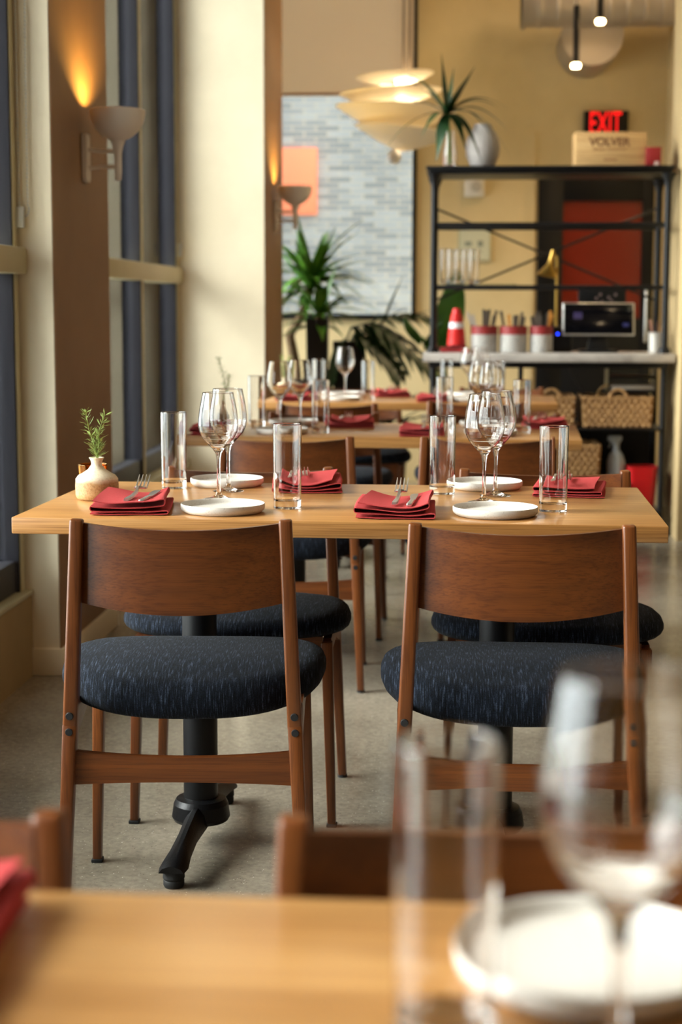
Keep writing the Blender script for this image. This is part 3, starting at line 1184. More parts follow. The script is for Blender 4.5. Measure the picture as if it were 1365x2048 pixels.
lay(1, 'n', 'L', (-0.478, 3.330), (-0.352, 3.405), (-0.518, 3.545), (-0.676, 3.370), 6, 1, True, 6)
lay(1, 'n', 'R', (0.082, 3.325), (0.203, 3.400), (0.062, 3.540), (-0.122, 3.355), -1, 2)
lay(1, 'f', 'L', (-0.540, 3.835), (-0.655, 3.765), (-0.520, 3.712), (-0.345, 3.795), 4, 2)
lay(1, 'f', 'R', (0.070, 3.825), (-0.030, 3.700), (0.090, 3.675), (0.262, 3.765), -6, 3)
lay(2, 'n', 'L', (-0.580, 5.440), (-0.455, 5.500), (-0.605, 5.600), (-0.800, 5.440), 2, 2)
lay(2, 'n', 'R', (0.115, 5.430), (0.222, 5.560), (0.120, 5.600), (-0.110, 5.450), 0, 1)
lay(2, 'f', 'L', (-0.585, 5.850), (-0.705, 5.770), (-0.548, 5.740), (-0.372, 5.820), 3, 2)
lay(2, 'f', 'R', (0.100, 5.850), (-0.040, 5.760), (0.085, 5.740), (0.315, 5.830), -4, 1)
lay(3, 'n', 'L', (-0.520, 7.400), (-0.400, 7.440), (-0.515, 7.600), (-0.735, 7.400), 2, 2)
lay(3, 'n', 'R', (0.050, 7.400), (0.190, 7.460), (0.060, 7.600), (-0.100, 7.400), 0, 1)
lay(3, 'f', 'L', (-0.540, 7.790), (-0.640, 7.640), None, (-0.300, 7.780), 3, 1)
lay(3, 'f', 'R', (0.060, 7.815), (-0.045, 7.650), (0.110, 7.690), None)
lay(0, 'f', 'R', (0.090, 1.010), (-0.003, 0.905), (0.0885, 0.830), None)
lay(0, 'f', 'L', None, None, None, (-0.372, 0.985), 0, 2, False)

put('vase', mk_vase, (-0.785, 3.530), 0, 'two-tone stoneware bud vase at the window end of the second table', 'stoneware bud vases on the tables')
put('vase', mk_vase, (-0.815, 5.720), 0, 'stoneware bud vase at the window end of the third table, behind glasses', 'stoneware bud vases on the tables')
put('vase', mk_vase, (-0.790, 7.600), 0, 'stoneware bud vase at the window end of the farthest table', 'stoneware bud vases on the tables')
put('rosemary', mk_rosemary, (-0.785, 3.530, 0.842), 0, 'rosemary sprigs in the vase on the second table, in focus', 'rosemary in the bud vases', 1)
put('rosemary', mk_rosemary, (-0.815, 5.720, 0.842), 0.3, 'tall rosemary sprig in the vase on the third table', 'rosemary in the bud vases', 2)
put('rosemary', mk_rosemary, (-0.790, 7.600, 0.842), 0.6, 'rosemary sprigs in the vase on the farthest table', 'rosemary in the bud vases', 1)

# amber votive behind the vase
bm = B()
n = 48
lathe(bm, [(0, 0), (0.027, 0), (0.030, 0.003), (0.0345, 0.056), (0.0335, 0.057), (0.0320, 0.055), (0.0275, 0.010), (0, 0.008)], n)
for v in bm.verts:
    r_ = math.hypot(v.co.x, v.co.y)
    if r_ > 0.026 and 0.002 < v.co.z < 0.05:
        a = math.atan2(v.co.y, v.co.x)
        k = 1 + 0.02 * math.cos(12 * a)
        v.co.x *= k; v.co.y *= k
vt = obj('votive_holder', bm, AMBER, None, 1.0, (-0.842, 3.745, 0.7502))
tag(vt, 'amber glass votive holder just behind the stoneware vase', 'candle holder')

# ---------------------------------------------------------------- wall sconces
PLASTER = pbr('grey_plaster', (230, 222, 212), 0.7)


def sconce(xw, y, label, zr=1.817):
    r = thing('wall_sconce', label, 'wall lamp', (xw, y, zr), 0, 'plaster bowl sconces')
    xb = 0.116
    bm = B()
    pr = []
    R0 = 0.092
    for k in range(15):
        a = PI / 2 * k / 14
        pr.append((R0 * math.sin(a) + 0.0005, -0.100 * math.cos(a)))
    pr += [(R0 - 0.004, 0.002)]
    for k in range(14, -1, -1):
        a = PI / 2 * k / 14
        pr.append(((R0 - 0.008) * math.sin(a), -0.092 * math.cos(a)))
    lathe(bm, pr, 56, xb, 0)
    obj('bowl', bm, PLASTER, r, 0.9)
    bm = B()
    lathe(bm, [(0, -0.230), (0.010, -0.228), (0.0125, -0.20), (0.013, -0.14), (0.018, -0.115), (0.026, -0.098), (0, -0.096)], 24, xb, 0)
    obj('spigot', bm, PLASTER, r, 0.9)
    bm = B()
    tube(bm, [(0.008, 0, -0.125), (0.05, 0, -0.133), (xb - 0.01, 0, -0.133)], 0.007, 12)
    tube(bm, [(0.008, 0, -0.190), (0.05, 0, -0.185), (xb - 0.01, 0, -0.185)], 0.007, 12)
    obj('arm', bm, PLASTER, r, 0.9)
    bm = B()
    box(bm, 0.0, 0.018, -0.035, 0.035, -0.235, -0.075, 0.016, 4)
    obj('wall_plate', bm, PLASTER, r, 0.9)
    light('sconce_lamp', 'SPOT', (xw + xb - 0.01, y, zr - 0.028), 15.0, (1.0, 0.64, 0.16), (PI, 0, 0), spot_size=R_(150), spot_blend=0.6, shadow_soft_size=0.012)
    return r


sconce(-1.25, 5.50, 'plaster bowl sconce glowing on the brown side of the nearer pier')
sconce(-1.0, 9.00, 'small dark-looking bowl sconce on the second pier, before the peach panel')

# ---------------------------------------------------------------- tiered pendant and slim pendants
m = SHADE = pbr('white_lamp_shade', (250, 246, 236), 0.5)
t = m.node_tree
tl = t.nodes.new('ShaderNodeBsdfTranslucent'); tl.inputs[0].default_value = s2l((252, 238, 208))
mx = t.nodes.new('ShaderNodeMixShader'); mx.inputs[0].default_value = 0.22
outn = [n for n in t.nodes if n.type == 'OUTPUT_MATERIAL'][0]
t.links.new(t.nodes['Principled BSDF'].outputs[0], mx.inputs[1]); t.links.new(tl.outputs[0], mx.inputs[2]); t.links.new(mx.outputs[0], outn.inputs[0])
LX, LY = -0.375, 9.7
r = thing('tiered_pendant_lamp', 'large glowing pendant lamp of stacked white dishes by the far window', 'lamp', (LX, LY, 2.0))
for k, (rad, zr, zb, hole, dx) in enumerate(((0.228, 0.495, 0.455, 0.10, 0.035), (0.300, 0.400, 0.345, 0.10, 0.0), (0.352, 0.305, 0.180, 0.09, -0.01), (0.285, 0.190, 0.075, 0.03, 0.03))):
    bm = B()
    pr = []
    for i in range(13):
        q = i / 12
        pr.append((hole + (rad - hole) * q, zb + (zr - zb) * q ** (1.25 if k > 1 else 1.8)))
    pr += [(rad - 0.001, zr + 0.003)]
    for i in range(12, -1, -1):
        q = i / 12
        pr.append((hole + (rad - 0.004 - hole) * q, zb + 0.004 + (zr - zb) * q ** (1.25 if k > 1 else 1.8)))
    lathe(bm, pr, 64, dx, 0, True)
    obj('shade', bm, SHADE, r, 0.9, None, (0, R_((-4, -3, 3, 6)[k]), 0))
bm = B()
bmesh.ops.create_uvsphere(bm, u_segments=24, v_segments=14, radius=0.042, matrix=Matrix.Translation((0.0, 0, 0.035)))
obj('globe', bm, pbr('opal_glass', (236, 232, 226), 0.25), r)
bm = B()
tube(bm, [(0, 0, 0.06), (0, 0, 0.50)], 0.012, 10)
obj('stem', bm, STEEL, r)
bm = B()
tube(bm, [(0.050, 0, 0.47), (0.050, 0, 2.0)], 0.0065, 8); tube(bm, [(0.086, 0, 0.47), (0.086, 0, 2.0)], 0.0065, 8)
obj('suspension_rod', bm, pbr('grey_cable', (150, 132, 112), 0.5), r)
for zl, e in ((2.48, 4.6), (2.42, 4.6), (2.25, 3.0)):
    light('pendant_bulb', 'POINT', (LX + 0.06, LY, zl), e, (1.0, 0.80, 0.50), shadow_soft_size=0.03)

TIP = emis('lamp_tip_glow', (255, 214, 150), 30.0)


def slim(x, y, zb, ln, label):
    r = thing('slim_pendant', label, 'pendant light', (x, y, zb), 0, 'slim black pendants under the duct')
    bm = B(); cyl(bm, 0, 0, 0.03, ln, 0.019, 24); obj('tube', bm, BLACK, r)
    bm = B(); lathe(bm, [(0, 0), (0.022, 0.002), (0.027, 0.010), (0.027, 0.024), (0.020, 0.03), (0, 0.03)], 24); obj('glowing_tip', bm, TIP, r)
    bm = B(); cyl(bm, 0, 0, ln, 4.0 - zb, 0.003, 8); obj('cord', bm, BLACK, r)
    light('slim_pendant_lamp', 'SPOT', (x, y, zb - 0.01), 18, WARM, (0, 0, 0), spot_size=R_(120), spot_blend=0.8, shadow_soft_size=0.03)
    return r


slim(0.684, 10.0, 2.570, 0.36, 'slim black pendant hanging lower, in front of the round duct end')
slim(0.822, 10.0, 2.822, 0.36, 'slim black pendant hanging higher, cut off by the top of the frame')

# ducts
m = GALV = pbr('galvanised_duct', (176, 168, 160), 0.45, 0.75)
r = thing('spiral_duct', 'galvanised spiral duct with round elbow under the ceiling above the shelf', 'duct', (0, 0, 0))
bm = B()
rings = []
x = 0.375
pts = []
rr = []
while x < 1.9:
    ph = (x - 0.375) % 0.105
    pts.append((x, 10.45, 3.085)); rr.append(0.203 if ph > 0.012 else 0.209)
    x += 0.0105
tube(bm, pts, rr, 40)
obj('straight_run', bm, GALV, r, 0.9)
bm = B()
tube(bm, [(0.375, 10.45, 3.085), (0.40, 10.45, 3.085)], 0.216, 40); obj('end_collar', bm, GALV, r, 0.9)
bm = B()
pts = []
for k in range(11):
    a = PI / 2 * k / 10
    pts.append((0.815 + 0.0 * k, 10.62 + 0.25 * math.sin(a) * 1.0, 2.98 - 0.165 * (1 - math.cos(a)) - 0.0))
tube(bm, [(0.815, 10.45, 2.84), (0.815, 10.60, 2.835), (0.815, 10.8, 2.835), (0.815, 10.995, 2.835)], 0.19, 40)
obj('elbow', bm, GALV, r, 0.9)
bm = B()
for xx in (0.5, 1.15, 1.75):
    box(bm, xx - 0.012, xx + 0.012, 10.44, 10.46, 3.28, 3.998)
obj('hanger_strap', bm, GALV, r)

# ---------------------------------------------------------------- far wall items
r = thing('exit_sign', 'black exit sign with glowing red letters above the wooden crate', 'exit sign', (0.952, 10.998, 2.35))
bm = B(); box(bm, -0.143, 0.143, -0.045, 0.0, -0.095, 0.086, 0.006); obj('housing', bm, BLACK, r)
text('lettering', 'EXIT', 0.205, emis('exit_red_glow', (255, 16, 22), 1.3, (120, 0, 0)), r, (-0.006, -0.047, 0.0), (PI / 2, 0, 0), 0.50, 0.002, 0.0015)
r = thing('alarm_box', 'small white alarm box with round sounder on the tan wall', 'alarm', (0.105, 10.999, 1.965))
bm = B(); box(bm, -0.065, 0.065, -0.045, 0.0, -0.075, 0.075, 0.006); obj('housing', bm, pbr('white_plastic', (226, 222, 214), 0.45), r)
bm = B(); tube(bm, [(0.012, -0.045, -0.01), (0.012, -0.056, -0.01)], 0.034, 28); tube(bm, [(0.012, -0.056, -0.01), (0.012, -0.061, -0.01)], 0.018, 20)
obj('sounder', bm, pbr('pale_grey_plastic', (190, 186, 178), 0.35), r)
r = thing('framed_notice', 'pale framed notice hanging on the tan wall behind the shelf', 'notice', (0.111, 10.999, 1.58))
bm = B(); box(bm, -0.11, 0.11, -0.015, 0.0, -0.112, 0.112, 0.003); obj('frame', bm, pbr('pale_wood_frame', (188, 184, 150), 0.5), r)
bm = B(); box(bm, -0.098, 0.098, -0.018, -0.014, -0.10, 0.10); obj('sheet', bm, pbr('pale_paper', (206, 208, 184), 0.7), r)
bm = B(); box(bm, -0.065, -0.02, -0.0195, -0.0178, -0.01, 0.02); box(bm, 0.02, 0.055, -0.0195, -0.0178, -0.015, 0.025); box(bm, -0.03, 0.05, -0.0195, -0.0178, -0.05, -0.042)
obj('printed_marks', bm, pbr('grey_print', (140, 146, 132), 0.7), r)

# ---------------------------------------------------------------- shelf unit with counter
r = thing('shelf_unit', 'black metal shelving unit with marble counter against the far end of the room', 'shelf', (0, 0, 0))
SX0, SX1, SY0, SY1 = -0.122, 1.058, 8.50, 8.88
bm = B()
box(bm, -0.165, 1.085, SY0 - 0.04, SY1 + 0.03, 1.862, 1.880, 0.004)
box(bm, -0.150, 1.075, SY0 - 0.025, SY1 + 0.02, 1.842, 1.862, 0.006)
obj('top_board', bm, BLACK, r)
for x in (SX0, SX1):
    for y in (SY0, SY1):
        bm = B()
        pr = [(0.0, 0.0), (0.020, 0.0), (0.020, 0.02), (0.016, 0.04), (0.016, 0.86), (0.024, 0.875), (0.024, 0.895), (0.0, 0.895)]
        lathe(bm, pr, 20, x, y)
        pr = [(0.0, 0.936), (0.030, 0.936), (0.030, 0.955), (0.017, 0.975), (0.017, 1.77), (0.021, 1.80), (0.034, 1.835), (0.040, 1.845), (0, 1.845)]
        lathe(bm, pr, 20, x, y)
        obj('post', bm, BLACK, r)
for z in (1.588, 1.272):
    bm = B()
    box(bm, SX0, SX1, SY0 - 0.010, SY0 + 0.010, z - 0.011, z + 0.011, 0.004)
    box(bm, SX0, SX1, SY1 - 0.010, SY1 + 0.010, z - 0.011, z + 0.011, 0.004)
    box(bm, SX0 - 0.008, SX0 + 0.008, SY0, SY1, z - 0.008, z + 0.008, 0.003)
    box(bm, SX1 - 0.008, SX1 + 0.008, SY0, SY1, z - 0.008, z + 0.008, 0.003)
    obj('rail', bm, BLACK, r)
m = pbr('shelf_glass', (200, 215, 210), 0.05); m.node_tree.nodes['Principled BSDF'].inputs['Transmission Weight'].default_value = 1.0
bm = B(); box(bm, SX0 + 0.012, 0.30, SY0 + 0.012, SY1 - 0.012, 1.283, 1.289); obj('glass_shelf', bm, PANE, r)
bm = B(); tube(bm, [(SX0, SY1 - 0.005, 1.692), (SX1, SY1 - 0.005, 1.205)], 0.006, 8); tube(bm, [(SX0, SY1 + 0.008, 1.205), (SX1, SY1 + 0.008, 1.692)], 0.006, 8)
obj('cross_brace', bm, BLACK, r)
m = MARBLE = pbr('pale_marble', (206, 198, 190), 0.3)
t, N, L, b = nodes(m)
L.new(ramp(t, nz(t, mapped(t, (1, 1, 1)), 3.0, 7, 0.65, 1.2), [(0.35, (140, 132, 124)), (0.5, (176, 168, 160)), (0.7, (190, 183, 174))]), b.inputs['Base Color'])
bm = B(); box(bm, -0.172, 1.106, 8.42, 8.95, 0.893, 0.937, 0.004); obj('counter_top', bm, MARBLE, r)
bm = B()
box(bm, -0.14, 1.07, 8.46, 8.49, 0.862, 0.893, 0.003); box(bm, -0.14, 1.07, 8.86, 8.89, 0.862, 0.893, 0.003)
obj('counter_rail', bm, BLACK, r)
bm = B(); box(bm, 0.36, 1.05, 8.885, 8.895, 0.02, 0.545); obj('back_panel', bm, BLACK, r)
for z in (0.543, 0.270, 0.115):
    bm = B(); box(bm, 0.345, 1.065 if z != 0.270 else 0.885, 8.47, 8.90, z, z + 0.012, 0.002); obj('lower_shelf', bm, BLACK, r)
bm = B(); cyl(bm, 0.345, 8.88, 0.0, 0.89, 0.014, 14); cyl(bm, 0.345, 8.49, 0.0, 0.56, 0.012, 14); obj('post', bm, BLACK, r)

# crate
PINE = wood('crate_pine', (190, 148, 92), (212, 170, 112), (226, 190, 136), 'X', 0.6)
r = thing('wooden_crate', 'pale wooden wine crate lettered VOLVER on top of the shelf', 'crate', (0.770, 8.66, 1.881), R_(3))
bm = B(); box(bm, -0.180, 0.180, -0.075, 0.075, 0, 0.176, 0.003); obj('body', bm, PINE, r)
INK = pbr('burnt_ink', (126, 86, 50), 0.7)
text('lettering', 'VOLVER', 0.058, INK, r, (-0.008, -0.0755, 0.124), (PI / 2, 0, 0), 0.98, 0.0006, 0.0018)
INK2 = pbr('pale_burnt_ink', (164, 120, 76), 0.7)
bm = B()
for k in range(16):
    if k in (6,):
        continue
    box(bm, -0.092 + k * 0.0108, -0.092 + k * 0.0108 + 0.0065, -0.0762, -0.0750, 0.083, 0.093)
for k in range(6):
    box(bm, -0.036 + k * 0.0115, -0.036 + k * 0.0115 + 0.008, -0.0762, -0.0750, 0.030, 0.042)
obj('small_marks', bm, INK2, r)
r = thing('red_box', 'deep red box with a small pale label beside the wooden crate', 'box', (0.990, 8.62, 1.881), R_(-4))
bm = B(); box(bm, -0.039, 0.039, -0.05, 0.05, 0, 0.098, 0.002); obj('body', bm, pbr('deep_red_card', (132, 16, 14), 0.5), r)
bm = B(); box(bm, 0.004, 0.028, -0.0512, -0.050, 0.004, 0.026); obj('label_patch', bm, pbr('pale_label', (190, 160, 150), 0.6), r)

# ribbed vase
bm = B()
pr = [(0.0, 0.0), (0.052, 0.0), (0.066, 0.02), (0.082, 0.06), (0.087, 0.10), (0.082, 0.14), (0.064, 0.18), (0.048, 0.205), (0.045, 0.222), (0.040, 0.222), (0.042, 0.20), (0.058, 0.17), (0.05, 0.05), (0, 0.04)]
lathe(bm, pr, 96)
for v in bm.verts:
    a = math.atan2(v.co.y, v.co.x)
    q = 1 + 0.02 * math.cos(24 * a)
    if v.co.z < 0.2:
        v.co.x *= q; v.co.y *= q
tag(obj('ribbed_vase', bm, pbr('chalky_ceramic', (178, 170, 164), 0.8), None, 0.9, (0.122, 8.64, 1.881)), 'egg-shaped ribbed white vase behind drooping leaves on the shelf top', 'vase')
# glass vase and cutting
bm = B()
lathe(bm, [(0, 0), (0.026, 0.0), (0.034, 0.01), (0.036, 0.06), (0.030, 0.12), (0.024, 0.17), (0.027, 0.19), (0.0255, 0.19), (0.022, 0.17), (0.028, 0.12), (0.0335, 0.06), (0.031, 0.015), (0, 0.012)], 40)
tag(obj('glass_vase', bm, GLASS, None, 0.9, (-0.045, 8.60, 1.881)), 'clear glass vase holding the leafy cutting on the shelf top', 'vase')
r = thing('dragon_plant_cutting', 'leafy dark green cutting spreading from the glass vase on the shelf top', 'plant', (0, 0, 0))
bm = B(); tube(bm, [(-0.045, 8.60, 1.90), (-0.050, 8.60, 2.05), (-0.062, 8.60, 2.17)], 0.007, 8); obj('stem', bm, LEAF, r)
bm = B()
base = (-0.062, 8.60, 2.15)
for tx, ty, tz, ww, ar in ((0.080, 8.55, 2.385, 0.045, 0.00), (0.055, 8.66, 2.345, 0.032, 0.0), (-0.095, 8.62, 2.46, 0.014, 0.0), (-0.03, 8.7, 2.40, 0.012, 0.0),
                           (-0.41, 8.50, 1.915, 0.026, 0.16), (-0.30, 8.68, 2.215, 0.034, 0.06), (-0.27, 8.52, 2.34, 0.024, 0.08), (-0.25, 8.75, 2.30, 0.022, 0.08),
                           (0.245, 8.50, 2.165, 0.030, 0.13), (0.250, 8.64, 2.070, 0.030, 0.14), (0.275, 8.55, 1.910, 0.030, 0.20), (0.115, 8.44, 1.895, 0.030, 0.14),
                           (-0.115, 8.47, 1.900, 0.034, 0.05), (0.035, 8.46, 1.955, 0.034, 0.11), (0.20, 8.74, 2.20, 0.028, 0.10), (-0.19, 8.46, 2.02, 0.026, 0.10), (0.16, 8.5, 2.03, 0.03, 0.13)):
    leaf(bm, base, (tx, ty, tz), ww * 1.95, ar, 12, 0.15)
obj('leaves', bm, DLEAF, r, 1.2)

# tumblers on the shelf
for k, (x, y) in enumerate(((-0.062, 8.58), (0.012, 8.60), (0.082, 8.58), (-0.030, 8.72), (0.050, 8.72))):
    o = put('highball', mk_highball, (x, y, 1.2895), k, ('clear tumbler on the glass shelf, front row next to the post', 'clear tumbler on the glass shelf, middle of the front row', 'clear tumbler on the glass shelf, front row end farthest from the post', 'clear tumbler on the glass shelf, back row nearer the post', 'clear tumbler on the glass shelf, back row farther from the post')[k], 'spare tumblers on the shelf')

# counter items -----------------------------------------------------------
ZC = 0.9375
m = SPECK = pbr('speckled_crock', (206, 204, 200), 0.55)
t, N, L, b = nodes(m)
L.new(ramp(t, nz(t, mapped(t, (1, 1, 1)), 140, 2, 0.6), [(0.36, (120, 118, 116)), (0.48, (178, 174, 168))]), b.inputs['Base Color'])
REDB = pbr('oxblood_glaze', (140, 38, 38), 0.5)
GREYU = pbr('worn_steel', (120, 112, 104), 0.35, 0.8)
WOODU = pbr('honey_wood', (206, 140, 60), 0.5)
PALEU = pbr('pale_steel', (196, 186, 172), 0.4, 0.3)


def crock(x, y, rad, h, lab, seed):
    r = thing('utensil_crock', lab, 'crock', (x, y, ZC), 0, 'red-banded crocks on the counter')
    bm = B(); lathe(bm, [(0, 0), (rad * 0.95, 0), (rad, 0.004), (rad, h * 0.7), (rad - 0.004, h * 0.7), (rad - 0.005, 0.01), (0, 0.01)], 48); obj('body', bm, SPECK, r)
    bm = B(); lathe(bm, [(rad + 0.0008, h * 0.68), (rad + 0.0008, h), (rad - 0.005, h), (rad - 0.005, h * 0.68)], 48, 0, 0, True); obj('rim_band', bm, REDB, r)
    return r


rnd = random.Random(5)
for ci, (x, rad, lab) in enumerate(((0.142, 0.069, 'speckled crock with red rim holding cutlery, beside the traffic cone'), (0.292, 0.073, 'middle of the three red-rimmed cutlery crocks'), (0.437, 0.061, 'red-rimmed cutlery crock nearest the till screen'))):
    crock(x, 8.62, rad, 0.136, lab, ci)
    for k in range(8):
        a = 2 * PI * (k + rnd.random() * 0.5) / 8
        rr_ = rad * 0.6
        bx, by = x + rr_ * 0.55 * math.cos(a), 8.62 + rr_ * 0.55 * math.sin(a)
        tx, ty = x + rad * 0.93 * math.cos(a) + rnd.uniform(-.008, .004), 8.62 + rad * 0.8 * math.sin(a)
        hh = rnd.uniform(0.185, 0.225)
        mt = GREYU
        kind = 'dull steel knife handle'
        if ci == 0 and math.cos(a) < -0.3:
            mt, kind = PALEU, 'pale utensil handle'
            tx -= 0.02
        if (ci == 2 and k in (0, 7)) or (ci == 1 and k == 5):
            mt, kind = WOODU, 'honey wooden handle'
        bm = B(); beam(bm, (bx, by, ZC + 0.0105), (tx, ty, ZC + hh), 0.006, 0.004, 0.016, 0.006, 0.002)
        tag(obj('table_knife', bm, mt), kind + ' leaning %s in the %s' % (('right', 'back right', 'straight back', 'back left', 'left', 'front left', 'straight forward', 'front right')[k], ('crock beside the cone', 'middle crock', 'crock beside the screen')[ci]), 'utensil', 'utensils standing in the crocks')

# traffic cone on a red cloth
CONE = pbr('traffic_red', (206, 28, 24), 0.5)
r = thing('traffic_cone', 'small red traffic cone with white band at the end of the counter', 'cone', (-0.002, 8.62, ZC + 0.026))
bm = B(); box(bm, -0.052, 0.052, -0.052, 0.052, 0, 0.010, 0.003); obj('base', bm, pbr('dark_red_rubber', (96, 12, 14), 0.6), r)
bm = B(); pr = [(0, 0.010), (0.048, 0.010), (0.046, 0.045), (0.044, 0.047), (0.044, 0.075), (0.041, 0.078), (0.037, 0.128), (0.033, 0.132), (0.030, 0.165), (0.026, 0.168), (0.020, 0.196), (0.017, 0.200), (0, 0.202)]
lathe(bm, pr, 40); obj('body', bm, CONE, r, 0.6)
bm = B(); lathe(bm, [(0.0395, 0.098), (0.0375, 0.128), (0.036, 0.128), (0.038, 0.098)], 40, 0, 0, True); obj('reflective_band', bm, pbr('reflective_white', (226, 226, 232), 0.3), r)
bm = B(); grid(bm, 12, 8, lambda u, v, k: Vector((-0.085 + 0.15 * u, 8.55 + 0.14 * v, ZC + 0.001 + (0.022 if k else 0) + (0.003 * math.sin(9 * u + 4 * v) if k else 0))), True)
tag(obj('folded_cloth', bm, NAP), 'dusty red folded cloth under the small traffic cone', 'cloth')

# till screen
r = thing('till_screen', 'black tablet till with silver edge angled toward the room on the counter', 'tablet', (0.735, 8.66, ZC))
bm = B()
beam(bm, (0, 0.02, 0.001), (0, 0.035, 0.12), 0.12, 0.05, 0.07, 0.02, 0.004); box(bm, -0.10, 0.10, -0.06, 0.08, 0, 0.014, 0.005)
obj('stand', bm, BLACK, r)
scr = bpy.data.objects.new('display', None)
bm = B(); box(bm, -0.186, 0.186, -0.006, 0.006, -0.087, 0.087, 0.005, 3); bz = obj('bezel', bm, STEEL, r, 0.7, (0, 0, 0.172), (R_(-14), 0, 0))
bm = B(); box(bm, -0.178, 0.178, -0.0085, -0.0055, -0.079, 0.080, 0.001); obj('glass_screen', bm, pbr('black_screen', (8, 8, 12), 0.12), bz)
bm = B(); box(bm, -0.13, -0.085, -0.0092, -0.0084, 0.000, 0.035); obj('screen_icon', bm, emis('violet_icon', (110, 90, 170), 0.10, (40, 34, 60)), bz)
bm = B(); box(bm, 0.125, 0.155, -0.0092, -0.0084, -0.04, -0.022); obj('screen_icon', bm, emis('blue_icon', (60, 70, 190), 0.08, (20, 24, 60)), bz)
# receipt printer next to it
r = thing('receipt_printer', 'black receipt printer with a blue light beside the till', 'printer', (0.556, 8.715, ZC))
bm = B(); box(bm, -0.055, 0.046, -0.04, 0.045, 0, 0.135, 0.010, 3); obj('housing', bm, BLACK, r)
bm = B(); tube(bm, [(-0.03, -0.040, 0.095), (-0.03, -0.043, 0.095)], 0.006, 12); obj('status_light', bm, emis('blue_led', (30, 60, 255), 6.0), r)
# small dark monitor behind
r = thing('small_monitor', 'small dark monitor showing blurry lights behind the till', 'monitor', (0.765, 8.83, ZC))
bm = B(); box(bm, -0.125, 0.125, -0.012, 0.012, 0.215, 0.335, 0.004); cyl(bm, 0, 0.0, 0.01, 0.22, 0.012, 12); box(bm, -0.06, 0.06, -0.045, 0.045, 0, 0.012, 0.003); obj('housing', bm, BLACK, r)
bm = B()
for px_, pz_ in ((-0.03, 0.28), (0.0, 0.262), (0.035, 0.285), (0.05, 0.268), (0.07, 0.30), (-0.01, 0.30)):
    tube(bm, [(px_, -0.0122, pz_), (px_, -0.0138, pz_)], 0.008, 12)
obj('screen_lights', bm, emis('soft_screen_lights', (170, 140, 130), 0.2, (60, 50, 46)), r)
# small metal crock
r = thing('steel_cup', 'grey cup of wooden-handled tools at the end of the counter by the pier', 'cup', (1.030, 8.60, ZC), 0)
bm = B(); lathe(bm, [(0, 0), (0.036, 0), (0.040, 0.004), (0.042, 0.095), (0.046, 0.105), (0.043, 0.106), (0.038, 0.095), (0.036, 0.01), (0, 0.01)], 36); obj('body', bm, pbr('grey_enamel', (176, 170, 162), 0.4, 0.3), r)
for k, (dx, dy, tx) in enumerate(((-0.01, 0.0, -0.035), (0.0, 0.01, 0.01), (0.008, -0.01, 0.03), (0.012, 0.012, 0.048))):
    bm = B(); beam(bm, (1.030 + dx * 0.5, 8.60 + dy, ZC + 0.011), (1.030 + tx, 8.60 + dy * 1.5, ZC + 0.17 - 0.01 * k), 0.006, 0.006, 0.013, 0.013, 0.003)
    tag(obj('tool_handle', bm, pbr('brown_handle_%s' % 'abcd'[k], ((150, 104, 84), (110, 76, 52), (132, 92, 60), (90, 62, 44))[k], 0.5)), ('pinkish tool handle leaning left in the grey cup', 'dark brown tool handle in the middle of the grey cup', 'tan tool handle in the grey cup', 'darkest tool handle leaning right in the grey cup')[k], 'tool')

# brass lamp
r = thing('brass_lamp', 'slender brass desk lamp with a conical shade on the counter', 'lamp', (0.524, 8.815, ZC))
bm = B(); lathe(bm, [(0, 0), (0.045, 0), (0.045, 0.008), (0.008, 0.014), (0, 0.014)], 32); obj('base', bm, BRASS, r)
bm = B(); tube(bm, [(0, 0, 0.012), (0, 0, 0.46), (-0.003, 0, 0.50)], 0.0065, 10); tube(bm, [(-0.003, 0, 0.50), (-0.030, 0, 0.515), (-0.035, 0, 0.49)], 0.006, 8); obj('pole', bm, BRASS, r)
bm = B(); lathe(bm, [(0.009, 0.14), (0.012, 0.10), (0.016, 0.065), (0.060, 0.0), (0.0585, -0.001), (0.012, 0.06), (0.006, 0.14)], 36, 0, 0, True)
obj('shade', bm, BRASS, r, 0.9, (-0.050, 0, 0.395), (0, R_(12), 0))


# baskets ------------------------------------------------------------------
m = WICK = pbr('wicker', (160, 118, 70), 0.7)
t, N, L, b = nodes(m)
L.new(ramp(t, nz(t, mapped(t, (1, 1, 1)), 60, 3, 0.6), [(0.3, (112, 76, 40)), (0.6, (172, 130, 80))]), b.inputs['Base Color'])


